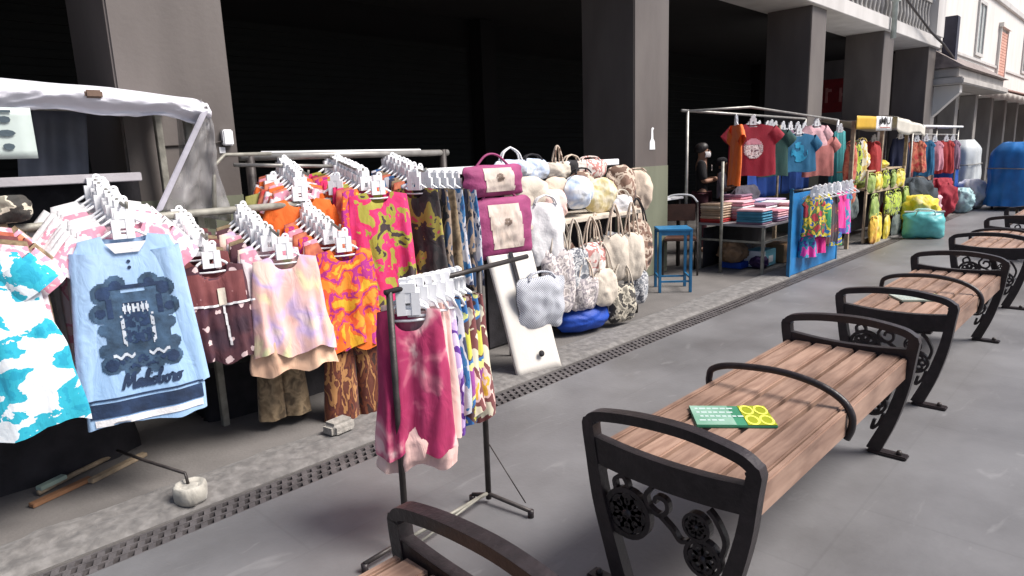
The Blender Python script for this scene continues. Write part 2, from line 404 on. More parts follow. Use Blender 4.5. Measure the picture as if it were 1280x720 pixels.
for X in (21.55,):
    br = MB(); br.add([(X, 4.7, 2.99), (X, 4.1, 2.99), (X, 4.1, 2.8), (X, 4.7, 2.2), (X + .3, 4.7, 2.99), (X + .3, 4.1, 2.99), (X + .3, 4.1, 2.8), (X + .3, 4.7, 2.2)],
        [(0, 1, 2, 3), (7, 6, 5, 4), (0, 4, 5, 1), (1, 5, 6, 2), (2, 6, 7, 3), (3, 7, 4, 0)])
    rel(br, W, 'bracket', white_wall)
for (z0, z1, yy) in ((4.02, 4.12, 4.70), (6.2, 6.4, 4.66)): rel(MB().box(21.4, 62, yy, 4.748, z0, z1), W, 'string_course', fascia_m, bevel=.015)
for X in (26.6, 36.2, 44):
    wn_ = rel(MB().box(X, X + 1.0, 4.735, 4.77, 4.3, 5.8), W, 'window', mat('window_grey_glass', (.46, .50, .49), .25))
    fr = MB(); fr.box(X - .1, X, 4.69, 4.749, 4.2, 5.9); fr.box(X + 1.0, X + 1.1, 4.69, 4.749, 4.2, 5.9); fr.box(X, X + 1, 4.69, 4.734, 5.8, 5.9); fr.box(X, X + 1, 4.69, 4.734, 4.2, 4.3); fr.box(X + .48, X + .53, 4.70, 4.733, 4.3, 5.8)
    fr.v = [(p[0] - 26, p[1] - 4.7, p[2]) for p in fr.v]; fr.build('frame', fascia_m, wn_)
pink = mat('faded_pink_shutter', (.66, .36, .28), .7, 0, .15, 3)
for X in (30.4, 41.6):
    sh = MB()
    for k in range(16): sh.box(X + .1, X + 1.5, 4.69, 4.74, 3.75 + k * .1, 3.835 + k * .1)
    o = rel(sh, W, 'shutter', pink)
    fr = MB(); fr.box(X, X + .1, 4.66, 4.749, 3.65, 5.45); fr.box(X + 1.5, X + 1.6, 4.66, 4.749, 3.65, 5.45); fr.box(X - .08, X + 1.68, 4.6, 4.749, 5.451, 5.6)
    fr.v = [(p[0] - 26, p[1] - 4.7, p[2]) for p in fr.v]; fr.build('frame', white_wall, o)
vs = empty('hanging_sign', (21.9, 4.6, 3.6), 'tall dark vertical sign projecting from the bright white wall', 'sign')
MB().box(-.16, .16, -.28, .04, .05, 1.2).build('panel', mat('dark_navy_panel', (.03, .028, .05), .5), vs, bevel=.02)
MB().tube([(0, .15, 1.0), (0, -.2, 1.0)], .03, 6).tube([(0, .15, .2), (0, -.2, .2)], .03, 6).build('bracket', steel_dark, vs)
aw = empty('awning', (33, 4.2, 2.6), 'faded red awning along the white building past the ledge', 'awning')
MB().grid(lambda u, v: (-4.6 + 12 * u, .45 - 1.6 * v, .75 - .55 * v + .04 * math.sin(u * 60) - .05 * math.sin(v * 3)), 60, 8, .02).build('canopy', mat('faded_red_canvas', (.26, .14, .11), .8, 0, .2, 2), aw)
MB().grid(lambda u, v: (-4.6 + 12 * u, -1.17 - .02 * math.sin(u * 80), .18 - .35 * v), 60, 3, .015).build('valance', mat('red_canvas', (.45, .05, .06), .8, 0, .2, 3), aw)
for X in (-4.5, 3): MB().tube([(X, -1.15, .18), (X, -1.15, -2.6)], .03).build('pole', steel, aw)

# ------------------------------------------------------------------ benches
def wood_mat():
    m, nt, b = _new('bench_wood')
    tc = N(nt, 'ShaderNodeTexCoord'); mp = N(nt, 'ShaderNodeMapping'); mp.inputs['Scale'].default_value = (1.2, 14, 6)
    nt.links.new(tc.outputs['Object'], mp.inputs['Vector'])
    a = N(nt, 'ShaderNodeTexNoise'); a.inputs['Scale'].default_value = 3; a.inputs['Detail'].default_value = 8; a.inputs['Distortion'].default_value = .6
    nt.links.new(mp.outputs[0], a.inputs['Vector'])
    r = N(nt, 'ShaderNodeValToRGB'); e = r.color_ramp.elements; e[0].position = .3; e[1].position = .7
    e[0].color = (.225, .132, .095, 1); e[1].color = (.41, .268, .20, 1); nt.links.new(a.outputs['Fac'], r.inputs[0])
    # worn stains
    s = N(nt, 'ShaderNodeTexNoise'); s.inputs['Scale'].default_value = 2.2; s.inputs['Detail'].default_value = 6
    nt.links.new(tc.outputs['Object'], s.inputs['Vector'])
    r2 = N(nt, 'ShaderNodeValToRGB'); q = r2.color_ramp.elements; q[0].position = .3; q[0].color = (.42, .38, .36, 1); q[1].position = .5; q[1].color = (1, 1, 1, 1)
    nt.links.new(s.outputs['Fac'], r2.inputs[0])
    mx = N(nt, 'ShaderNodeMixRGB', blend_type='MULTIPLY'); mx.inputs[0].default_value = .7
    nt.links.new(r.outputs[0], mx.inputs[1]); nt.links.new(r2.outputs[0], mx.inputs[2]); nt.links.new(mx.outputs[0], b.inputs['Base Color'])
    sx = N(nt, 'ShaderNodeSeparateXYZ'); nt.links.new(tc.outputs['Object'], sx.inputs[0])
    dv = N(nt, 'ShaderNodeMath', operation='MULTIPLY_ADD'); dv.inputs[1].default_value = 1 / .108; dv.inputs[2].default_value = 2.43; nt.links.new(sx.outputs['Y'], dv.inputs[0])
    fl = N(nt, 'ShaderNodeMath', operation='FLOOR'); nt.links.new(dv.outputs[0], fl.inputs[0])
    oi = N(nt, 'ShaderNodeObjectInfo'); ad = N(nt, 'ShaderNodeMath', operation='MULTIPLY_ADD'); ad.inputs[1].default_value = 37; nt.links.new(oi.outputs['Random'], ad.inputs[0]); nt.links.new(fl.outputs[0], ad.inputs[2])
    wn = N(nt, 'ShaderNodeTexWhiteNoise', noise_dimensions='1D'); nt.links.new(ad.outputs[0], wn.inputs['W'])
    mr = N(nt, 'ShaderNodeMapRange'); mr.inputs[3].default_value = .78; mr.inputs[4].default_value = 1.12; nt.links.new(wn.outputs['Value'], mr.inputs[0])
    hv = N(nt, 'ShaderNodeHueSaturation'); nt.links.new(mr.outputs[0], hv.inputs['Value']); nt.links.new(mx.outputs[0], hv.inputs['Color']); nt.links.new(hv.outputs[0], b.inputs['Base Color'])
    b.inputs['Roughness'].default_value = .5; bump(nt, b, a.outputs['Fac'], .25, .005)
    return m
wood = wood_mat()
def rounded(pts, k=4):
    """Catmull-Rom through the points"""
    out = []
    P = [Vector(p) for p in pts]; n = len(P)
    for i in range(n):
        p0, p1, p2, p3 = P[i - 1], P[i], P[(i + 1) % n], P[(i + 2) % n]
        for j in range(k):
            t = j / k
            out.append(.5 * ((2 * p1) + (-p0 + p2) * t + (2 * p0 - 5 * p1 + 4 * p2 - p3) * t * t + (-p0 + 3 * p1 - 3 * p2 + p3) * t ** 3))
    return out
def open_curve(pts, k=5):
    P = [Vector(p) for p in pts]; P = [P[0] * 2 - P[1]] + P + [P[-1] * 2 - P[-2]]; out = []
    for i in range(1, len(P) - 2):
        p0, p1, p2, p3 = P[i - 1:i + 3]
        for j in range(k):
            t = j / k
            out.append(.5 * ((2 * p1) + (-p0 + p2) * t + (2 * p0 - 5 * p1 + 4 * p2 - p3) * t * t + (-p0 + 3 * p1 - 3 * p2 + p3) * t ** 3))
    out.append(P[-2]); return out
def make_bench(L):
    root = empty('bench', (0, 0, 0), '', 'bench', 'wooden benches with black iron ends along the plaza')
    sl = MB()
    ys = [-.262 + i * .108 for i in range(5)]
    for y in ys: sl.box(.02, L - .02, y, y + .090, .503, .545)
    sl.build('seat', wood, root, bevel=.006)
    for yy in (-.292, .2745): MB().box(.03, L - .03, yy, yy + .0265, .43, .541).build('side_rail', wood, root, bevel=.006)
    bm_ = MB()
    for X in (.3, L / 2, L - .3): bm_.box(X - .02, X + .02, -.25, .25, .47, .5015)
    bm_.build('cross_bar', iron, root)
    for X, sgn in ((0, -1), (L, 1)):
        fm = MB()
        right = open_curve([(-.165, .015), (-.235, .2), (-.285, .4), (-.305, .56), (-.313, .62)], 4)
        top = open_curve([(-.311, .625), (-.298, .648), (-.24, .672), (-.08, .694), (.1, .69), (.24, .672), (.298, .655), (.315, .628)], 5)
        left = open_curve([(.315, .62), (.305, .55), (.27, .35), (.215, .17), (.165, .015)], 4)
        path = right + top[1:] + left[1:]
        wd = []
        for p in path: wd.append(.036 if p.y > .64 else .05 + .018 * max(0, .5 - p.y) / .5)
        fm.strip(path, wd, X - .024, X + .024)
        fm.strip(open_curve([(-.30, .535), (-.15, .52), (0, .515), (.15, .52), (.30, .535)], 4), [.10] * 17, X - .02, X + .02)
        fr = fm.build('end_frame', iron, root, bevel=.006)
        # scrolls and medallions hanging under the rail
        for (y, z, r, pet) in ((.15, .325, .088, 8), (-.12, .375, .046, 6), (-.145, .27, .062, 6)):
            md = MB()
            ring = [(y + r * math.cos(a), z + r * math.sin(a)) for a in [2 * math.pi * i / 24 for i in range(24)]]
            md.strip(ring, r * .22, X - .014, X + .014, True)
            for q in range(pet):
                a = 2 * math.pi * q / pet; rr = r * .52
                cy, cz = y + rr * math.cos(a), z + rr * math.sin(a); r3 = r * .26
                md.strip([(cy + r3 * math.cos(b), cz + r3 * math.sin(b)) for b in [2 * math.pi * i / 10 for i in range(10)]], r3 * .8, X - .012, X + .012, True)
            md.tube([(X - .02, y, z), (X + .02, y, z)], r * .2, 10)
            md.build('medallion', iron, fr)
        sc = MB()
        sc.strip(open_curve([(.05, .46), (.075, .42), (.06, .38), (.02, .365), (-.01, .39), (-.005, .425), (.03, .43), (.04, .405)], 5), .016, X - .012, X + .012)
        sc.strip(open_curve([(.02, .365), (-.03, .33), (-.06, .30), (-.09, .31)], 5), .014, X - .012, X + .012)
        sc.strip([(.045, .37), (.09, .36)], .016, X - .012, X + .012)
        sc.build('scrollwork', iron, fr)
        for pts in ([(.2, .40), (.205, .44), (.17, .46), (.15, .43), (.16, .41)], [(.23, .27), (.2, .24), (.17, .235)], [(-.21, .30), (-.22, .36), (-.19, .42), (-.16, .45)], [(-.2, .22), (-.18, .16), (-.15, .13), (-.16, .18)]):
            MB().strip(open_curve(pts, 5), .015, X - .012, X + .012).build('scroll', iron, fr)
        for s in (-1, 1):
            MB().box(X - .032, X + .032, *sorted((s * .14, s * .325)), .0008, .018).build('foot_plate', iron, fr, bevel=.005)
            MB().lathe([(.014, 0), (.014, .012), (.009, .02)], (X, s * .285, .0185), 8).build('bolt', steel_dark, fr)
    ar = MB()
    pth = open_curve([(.292, .43), (.312, .52), (.313, .56), (.295, .60), (.2, .632), (.0, .648), (-.16, .628), (-.26, .585), (-.305, .53), (-.31, .47), (-.293, .42)], 5)
    ar.tube([(L / 2, p.x, p.y) for p in pth], .0155, 10)
    ar.build('middle_armrest', iron, root)
    return root
bench = make_bench(1.8)
places = [(-.83, 'cropped front bench at the lower picture edge, only its far iron arm showing'),
          (1.84, 'nearest full wooden bench with a green and yellow board on bare slats'),
          (4.5, 'second full bench, just behind the far arm of the nearest full one'),
          (7.68, 'third full bench, greyer and smaller behind the second one'),
          (10.85, 'small distant bench between the third bench and the blue tarp cart')]
for i, (X, lab) in enumerate(places):
    o = bench if i == 0 else copy_tree(bench)
    o.location = (X, 1.095, 0); o['label'] = lab
for o in list(bench.children):
    if o.name.startswith('seat'): pass
# boards lying on the slats
def board(x, y, rz, lab, fade=False):
    root = empty('notice_board', (x, y, .5455), lab, 'board', 'green and yellow boards on the benches', rz)
    root.scale = (.88, .80, 1)
    MB().box(-.172, .172, -.125, .125, 0, .012).build('panel', mat('faded_green_board', (.30, .36, .30), .5, 0, .2, 4, .02) if fade else mat('green_board', (.045, .23, .13), .35, 0, .12, 4, .02), root, bevel=.003)
    MB().box(-.169, .0, -.122, .122, .0125, .0135).build('pale_field', mat('washed_green_print', (.40, .43, .38), .5, 0, .2, 5, .02) if fade else mat('pale_green_print', (.26, .40, .33), .4, 0, .2, 5, .02, var2=(.12, .30, .2)), root)
    lt = MB()
    for r_, (a, c) in enumerate(((-.15, .02), (-.15, .0), (-.14, .03), (-.15, -.04))):
        X = a
        while X < c:
            ww = random.uniform(.012, .03); lt.box(X, X + ww, .075 - r_ * .05, .092 - r_ * .05, .0137, .0142); X += ww + .006
    lt.build('print_lines', mat('pale_print', (.5, .62, .6), .4, 0, .05, 5, .02), root)
    yl = MB(); yl.box(.048, .170, -.123, .123, .0125, .0138)
    yl.build('yellow_field', mat('faded_yellow_print', (.50, .48, .22), .5, 0, .1, 6, .02) if fade else mat('lime_print', (.30, .34, .01), .4, 0, .1, 6, .02), root)
    mo = MB()
    for i in range(2):
        for j in range(2):
            cx, cy = .079 + .061 * i, -.062 + .124 * j
            ring = [(cx + .0305 * math.cos(a), cy + .062 * math.sin(a)) for a in [2 * math.pi * q / 16 for q in range(16)]]
            for q in range(16):
                p, s = Vector(ring[q]), Vector(ring[(q + 1) % 16]); c = Vector((cx, cy))
                p2, s2 = p.lerp(c, .3), s.lerp(c, .3); zz = .0142 + .0004 * (i + 2 * j)
                mo.add([(p.x, p.y, zz), (s.x, s.y, zz), (s2.x, s2.y, zz), (p2.x, p2.y, zz)], [(0, 1, 2, 3)])
    mo.build('ring_motif', mat('pale_yellow_print', (.58, .56, .32), .5) if fade else mat('yellow_print', (.80, .80, .12), .4, 0, .05, 6, .02), root)
board(2.37, 1.12, R(-52), 'green and yellow printed board lying on the nearest full bench')
board(5.06, 1.09, R(-52), 'faded green and yellow board lying on the second full bench', True)

# ------------------------------------------------------------------ hanging clothes
def loft(mb, rows, n=28):
    W = len(rows[0]); vs = [p for r in rows for p in r]
    fs = [(j * W + i, j * W + (i + 1) % W, (j + 1) * W + (i + 1) % W, (j + 1) * W + i) for j in range(len(rows) - 1) for i in range(W)]
    mb.add(vs, fs, True)
def z_(v): return v * 6
def garment_mb(L=.7, ws=((0, .2), (.2, .22), (1, .25)), d=.03, folds=(.014, 5), neck=(.08, .08), shoulder=.16, sleeve=None, hem=.008, seed=0, nv=26, n=72, twist=0):
    mb = MB(); rows = []
    rnd = random.Random(seed); ph = [rnd.uniform(0, 6.28) for _ in range(6)]
    for j in range(nv + 1):
        v = j / nv; wv = lerp_list(ws, v); r = []
        for i in range(n):
            a = 2 * math.pi * i / n
            u = math.cos(a); u = math.copysign(abs(u) ** .8, u)
            x = wv * u; front = math.sin(a) < 0
            dd = (.010 + .62 * d * (min(1, v * 2.2) ** .7)) * (1 + .5 * v)
            y = dd * math.copysign(abs(math.sin(a)) ** .6, math.sin(a)) if abs(math.sin(a)) > 1e-6 else 0
            fo = folds[0] * min(1, .15 + v * 1.3) * (.7 * math.sin(folds[1] * x / .2 + ph[0] + v * 1.2) + .35 * math.sin(folds[1] * 2.1 * x / .2 + ph[1] - v * 2)
                 + 1.5 * noise.noise(Vector((x * folds[1] * 4.2, v * 1.3, seed * 1.7 + (0 if front else .4)))) + .6 * noise.noise(Vector((x * 26 + z_(v), v * 5, seed * .9))))
            y += fo * (1 - abs(u) ** 6) + .012 * math.sin(v * 4 + ph[2]) * v
            z = -v * L - shoulder * abs(x) * max(0, 1 - 3.0 * v)
            nw, nd = neck
            if abs(x) < nw:
                k = math.sqrt(max(0, 1 - (x / nw) ** 2)) * nd * (1 if front else .35)
                z -= k * max(0, 1 - v / .3)
            if v > .8: z += hem * (1.6 * math.sin(folds[1] * .9 * x / .2 + ph[3]) + noise.noise(Vector((x * 12, seed, 2 if front else 5)))) * (v - .8) * 5
            x += .008 * math.sin(v * 7 + ph[4]) * v + twist * v * y
            r.append((x, y, z))
        rows.append(r)
    loft(mb, rows)
    if sleeve:
        ln, r0, r1, ang = sleeve
        for s in (-1, 1):
            rw = []
            for j in range(7):
                t = j / 6; cx = s * (ws[0][1] - .03 + ln * t * math.cos(ang)); cz = -.055 - ws[0][1] * shoulder - ln * t * math.sin(ang)
                rr = r0 + (r1 - r0) * t
                rw.append([(cx + s * rr * .85 * math.sin(ang) * math.cos(2 * math.pi * q / 16), .6 * rr * math.sin(2 * math.pi * q / 16) * .7 + .006 * math.sin(q * 1.9 + j), cz + rr * math.cos(ang) * .9 * math.cos(2 * math.pi * q / 16)) for q in range(16)])
            loft(mb, rw)
    return mb
def pants_mb(L=.55, wt=.15, seed=0):
    mb = MB(); rnd = random.Random(seed); ph = rnd.uniform(0, 6)
    mb_rows = []
    for j in range(7):
        v = j / 6 * .32
        mb_rows.append([((wt * (.82 + .5 * v)) * math.cos(a), (.03 + .06 * v) * math.sin(a) + .008 * math.sin(6 * a + ph), -v * L) for a in [2 * math.pi * q / 32 for q in range(32)]])
    loft(mb, mb_rows)
    for s in (-1, 1):
        rows = []
        for j in range(12):
            v = .28 + .72 * j / 11; rr = wt * (.50 + .12 * v)
            rows.append([(s * wt * (.46 + .14 * v) + rr * math.cos(a), (.045 + .02 * v) * math.sin(a) + .008 * math.sin(5 * a + ph + v * 3), -v * L) for a in [2 * math.pi * q / 24 for q in range(24)]])
        loft(mb, rows)
    return mb
def hanger_mb(wd, hook=.12):
    """white plastic clothes hanger with a broad pierced neck plate; its arms run inside the shoulders"""
    mb = MB()
    for s in (-1, 1):
        mb.tube([(s * .02, 0, .02), (s * .07, 0, -.012), (s * wd * .8, 0, -.055)], .0075, 6)
        mb.box(*sorted((s * .012, s * .046)), -.014, .014, -.035, .055)
    mb.tube([(-wd * .78, 0, -.056), (0, 0, -.06), (wd * .78, 0, -.056)], .006, 6)
    mb.box(-.0115, .0115, -.012, .012, .014, .055); mb.box(-.0115, .0115, -.012, .012, -.035, -.014)
    mb.box(-.030, .030, -.014, .014, .0555, .092)
    rr = .014
    arc = [(0, 0, .07), (0, 0, hook - 2.2 * rr)] + [(rr - rr * math.cos(a), 0, hook - 2 * rr + rr * math.sin(a)) for a in [math.pi * q / 8 for q in range(0, 11)]]
    mb.tube(arc, .007, 6)
    return mb
HANG = {}
def hanger(parent, wd, hook=.12, colour=None):
    key = (round(wd, 3), hook)
    if key not in HANG: HANG[key] = hanger_mb(wd, hook).build('hanger', white_pl, parent); return HANG[key]
    h = HANG[key].copy(); COL.objects.link(h); h.parent = parent
    return h
def garment(name, lab, cat, mb, m, loc, rz=0, hw=.16, group=None, hook=.12, tilt=0):
    o = mb.build(name, m, None, loc=loc, rot=(tilt, 0, rz)) if isinstance(mb, MB) else None
    if o is None:
        o = bpy.data.objects.new(name, mb); COL.objects.link(o); o.location = loc; o.rotation_euler = (tilt, 0, rz)
    tag(o, lab, cat, group)
    if hw: hanger(o, hw, hook)
    return o
def decal(o, verts, faces, name, m, off=.003):
    """lay a flat print (x, z) on the front of a garment, following its folds"""
    bm = bmesh.new(); bm.from_mesh(o.data); tree = BVHTree.FromBMesh(bm)
    out = []
    for x, z in verts:
        h = tree.ray_cast(Vector((x, -1, z)), Vector((0, 1, 0)))
        y = h[0].y - off if h[0] else -.05
        out.append((x, y, z))
    bm.free()
    return MB().add(out, faces, True).build(name, m, o)
def grid_shape(inside, x0, x1, z0, z1, step):
    V = {}; vs = []; fs = []
    nx = int((x1 - x0) / step); nz = int((z1 - z0) / step)
    def idx(i, j):
        if (i, j) not in V: V[(i, j)] = len(vs); vs.append((x0 + i * step, z0 + j * step))
        return V[(i, j)]
    for i in range(nx):
        for j in range(nz):
            if inside(x0 + (i + .5) * step, z0 + (j + .5) * step): fs.append((idx(i, j), idx(i + 1, j), idx(i + 1, j + 1), idx(i, j + 1)))
    return vs, fs

# cloth prints
P_turq = blotch('print_turquoise', [(.80, .83, .85), (.74, .80, .84), (.02, .42, .56), (.01, .34, .50)], 7.5, .5, (1, 1, 1.3), True, 3.1, detail=4)
P_pastel = blotch('print_pastel', [(.72, .72, .40), (.80, .48, .42), (.82, .52, .48), (.60, .45, .72), (.84, .66, .56)], 5.0, .8, (1.2, 1, .8), 'lin', 1.3)
P_peach = blotch('print_peach', [(.78, .52, .36), (.70, .43, .29)], 5, .4, hard='lin')
P_burg = blotch('print_burgundy', [(.035, .012, .025), (.085, .025, .035), (.05, .015, .035)], 6, .6, hard='lin', flowers=((.66, .50, .50), 15, .26))
P_burgtop = blotch('print_maroon', [(.13, .03, .035), (.19, .05, .05)], 6, .5, hard='lin', flowers=((.3, .14, .14), 22, .06))
P_oran = blotch('print_orange_magenta', [(.80, .42, .02), (.78, .14, .02), (.42, .02, .22), (.80, .10, .03), (.85, .28, .02)], 9, 1.0, (1, 1, 1), True, 4.2)
P_plainor = blotch('cloth_orange', [(.80, .16, .01), (.74, .12, .01)], 4, .4, hard='lin')
P_floral = blotch('print_floral_pink', [(.05, .03, .035), (.36, .33, .04), (.72, .03, .17), (.70, .02, .13), (.40, .36, .05)], 7.0, .9, (1, 1, .85), True, 2.2)
P_brown = blotch('print_brown_batik', [(.04, .012, .008), (.16, .04, .015), (.10, .02, .012), (.42, .2, .07), (.12, .03, .015)], 11, 1.6, (1.6, 1, .5), True, .4)
P_tan = blotch('print_tan_batik', [(.16, .11, .06), (.30, .22, .13), (.10, .07, .04)], 15, 1.2, hard='lin')
P_dark = blotch('print_dark_mixed', [(.03, .03, .06), (.02, .02, .025), (.30, .22, .16), (.02, .06, .14)], 10, 1.0, (1.6, 1, .5), True, 5)
P_bluemix = blotch('print_blue_mixed', [(.02, .07, .22), (.03, .15, .35), (.5, .5, .55), (.02, .03, .08)], 9, 1.0, (1.4, 1, .6), True, 8)
P_black_olive = blotch('print_black_olive', [(.02, .018, .02), (.04, .03, .03), (.33, .28, .05), (.5, .06, .12)], 8, 1.0, (1, 1, .8), True, 6)
P_mag = blotch('print_magenta_dye', [(.40, .02, .11), (.36, .015, .09), (.38, .02, .10), (.42, .03, .12), (.62, .16, .24), (.82, .52, .52)], 6.5, 1.3, (1.1, 1, .8), 'lin', 1.9, detail=3)
P_pinkpale = blotch('cloth_pale_pink', [(.80, .52, .47), (.84, .62, .56)], 4, .4, hard='lin')
P_yellowgr = blotch('print_yellow_green', [(.62, .60, .08), (.10, .05, .05), (.03, .16, .42), (.72, .74, .25), (.30, .06, .30)], 9, 1.2, (1, 1, .7), True, 3)
P_lilac = blotch('print_lilac', [(.70, .60, .82), (.12, .03, .30), (.60, .45, .78), (.80, .76, .86)], 7, 1.0, (1, 1, .8), True, 7)
P_must = blotch('print_mustard_pink', [(.75, .42, .04), (.76, .5, .45), (.18, .05, .05), (.72, .66, .5)], 8, 1.0, (1, 1, .8), True, 9)
P_red = blotch('print_red', [(.5, .03, .03), (.62, .2, .1), (.3, .02, .03)], 8, 1.0, hard='lin')
P_pinkwh = blotch('print_pink_white', [(.8, .72, .74), (.72, .3, .4), (.8, .6, .62)], 9, 1.0)
P_olive = blotch('cloth_olive', [(.36, .34, .10), (.26, .25, .07)], 6, .5, hard='lin')
M_lblue = blotch('cloth_light_blue', [(.33, .52, .78), (.40, .58, .82)], 3, .3, hard='lin')
M_navy = mat('navy_print', (.02, .045, .11), .8, 0, .3, 14, .2)
M_slate = mat('slate_print', (.055, .11, .19), .8, 0, .35, 18, .2)

# --- the covered stall on the left: frame, tarpaulin roof, side sheet
tarp = mat('white_tarpaulin', (.66, .66, .72), .55, 0, .06, 3, .35, fine=14)
st = empty('covered_stall', (.3, 4.1, 0), 'stall frame under a white tarpaulin roof with a grey sheet hanging at its right end', 'stall')
f = MB()
for X in (-1.15, 1.25):
    for Y in (-.05, .42): f.box(X - .02, X + .02, Y - .02, Y + .02, .004, 1.95)
f.box(-1.15, 1.27, -.065, -.03, 1.90, 1.95); f.build('frame', galv, st, bevel=.003)
def roof_fn(u, v):
    x = -1.5 + 2.83 * u; y = -.12 + .66 * v
    z = 2.035 - .05 * u ** 4 + .05 * math.sin(v * 3.14) - .02 * abs(math.sin(u * 9.4)) * (1 - abs(2 * v - 1)) + .006 * noise.noise(Vector((x * 4, y * 6, 1)))
    return (x, y, z - .03 * max(0, u - .85) / .15)
MB().grid(roof_fn, 60, 16, .006).build('tarpaulin_roof', tarp, st)
def val_fn(u, v):
    x = -1.5 + 2.84 * u
    bulge = math.sin(min(1, v * 1.25) * math.pi) * .055
    y = -.125 - bulge - .012 * noise.noise(Vector((x * 5, v * 3, 7)))
    sag = .018 * math.sin(u * 13) + .012 * math.sin(u * 31 + 1)
    wr = noise.noise(Vector((x * 9 + v * 4, v * 2.5, 3))) + .6 * noise.noise(Vector((x * 20 - v * 9, v * 5, 9)))
    y -= .016 * wr; z = 2.032 - .05 * u ** 4 - .03 * max(0, u - .85) / .15 - v * (.12 + sag + .02 * u + .02 * noise.noise(Vector((x * 3, 5, 5)))) + .008 * wr
    return (x, y, z)
MB().grid(val_fn, 200, 18, .004).build('roof_roll', tarp, st)
sheet_m = mat('grey_plastic_sheet', (.30, .29, .29), .35, 0, .08, 4, .5, fine=9)
sheet_m.node_tree.nodes['Principled BSDF'].inputs['Alpha'].default_value = .5
def side_fn(u, v):
    y = -.13 + .34 * u; k = .012 * math.sin(u * 14 + v * 2) + .02 * v * math.sin(u * 5)
    return (1.31 + k - .03 * u, y + .03 * v, 1.97 - .74 * v)
MB().grid(side_fn, 24, 20, .004).build('side_sheet', sheet_m, st)
bq = MB(); pa, pc = Vector((1.30, -.19, 1.90)), Vector((.985, -.185, 1.36)); nx = Vector((.024, 0, .010)); ny = Vector((0, .012, 0))
bq.add([pa - nx, pa + nx, pc + nx, pc - nx, pa - nx + ny, pa + nx + ny, pc + nx + ny, pc - nx + ny], [(0, 1, 2, 3), (7, 6, 5, 4), (0, 4, 5, 1), (1, 5, 6, 2), (2, 6, 7, 3), (3, 7, 4, 0)])
bq.build('brace', mat('lilac_grey_paint', (.45, .44, .50), .5), st, bevel=.004)
def flap_fn(u, v):
    xl = 1.31 - .31 * v; xr = 1.325 + .055 * v + .012 * math.sin(v * 9)
    return (xl + (xr - xl) * u, -.165 + .022 * math.sin(u * 11 + v * 2) * v + .04 * noise.noise(Vector((u * 4, v * 4, 2))) * v + .02 * noise.noise(Vector((u * 9 + v * 5, v * 9, 6))), 1.93 - (.56 + .10 * u) * v)
MB().grid(flap_fn, 26, 26, .003).build('front_flap', sheet_m, st)
MB().box(-1.5, .93, -.18, -.12, 1.535, 1.58).build('shelf_rail', mat('grey_board', (.42, .40, .42), .6, 0, .1, 5), st, bevel=.004)
MB().grid(lambda u, v: (.52 + .34 * u - .04 * v, .36 + .025 * math.sin(u * 15), 1.93 - .40 * v), 20, 6, .003).build('back_sheet', mat('blue_grey_sheet', (.17, .19, .24), .6, 0, .2, 4, .3, fine=12), st)
MB().box(.72, .80, -.195, -.17, 1.955, 1.995).build('roof_clip', mat('brown_clip', (.16, .10, .07), .5), st, bevel=.008)
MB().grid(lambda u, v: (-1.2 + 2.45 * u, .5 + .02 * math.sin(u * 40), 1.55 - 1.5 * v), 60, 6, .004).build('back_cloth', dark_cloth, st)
# price poster
po = empty('price_poster', (.60, 3.91, 1.80), 'pale green laminated poster with small dark pictures hanging under the white roof', 'poster')
MB().grid(lambda u, v: (-.30 + .48 * u, .004 * math.sin(u * 6), .10 - .235 * v), 8, 6, .003).build('sheet', mat('pale_green_paper', (.52, .60, .57), .35, 0, .06, 6, .05), po)
pm = MB()
for i in range(3):
    for j in range(3):
        X = -.21 + .14 * i; Z = .045 - .062 * j
        prof = [(X + (.026 + .008 * random.random()) * math.cos(a) * (1.2 if (i + j) % 2 else .8), Z + .016 * math.sin(a)) for a in [2 * math.pi * q / 9 for q in range(9)]]
        pm.add([(a, -.014, c) for a, c in prof], [tuple(range(9))])
pm.box(-.02, .1, -.0145, -.013, .076, .088)
pm.build('pictures', mat('dark_green_print', (.06, .09, .11), .5), po)

# --- racks of clothes in front of it: bars with sloping arms
rk = empty('clothes_rail', (1.3, 3.9, 0), 'worn metal clothes rail with sloping arms carrying the dresses beside the blue shirt', 'clothes rail')
f = MB().tube([(-1.9, 0, 1.335), (1.2, -.02, 1.345)], .022, 10)
f.tube([(.28, .0, 1.345), (.33, .05, 1.6), (.42, .1, 1.66), (.72, .12, 1.66)], .012, 8)
f.build('bar', galv, rk)
for X in (-1.6, 1.15):
    MB().tube([(X, 0, .02), (X, 0, 1.34)], .018, 8).tube([(X, -.42, .02), (X, .3, .02)], .016, 8).build('leg', steel_dark, rk)
ARM = {}
def arm(root, X, y0, z0, y1, z1):
    r = root.location
    MB().tube([(X - r.x, y0 - r.y, z0 - r.z), (X - r.x, y1 - r.y, z1 - r.z), (X - r.x, y1 - .01 - r.y, z1 + .03 - r.z)], .008, 6).build('arm', galv, root)
ADJ = {'print_red': 'red mottled', 'print_pink_white': 'pink and white', 'print_tan_batik': 'tan', 'print_maroon': 'maroon', 'white_cloth': 'plain white', 'print_burgundy': 'burgundy flowered', 'print_pastel': 'pastel',
       'print_orange_magenta': 'orange and magenta', 'cloth_orange': 'plain orange', 'print_floral_pink': 'pink and olive', 'print_dark_mixed': 'dark navy', 'print_blue_mixed': 'blue and white'}
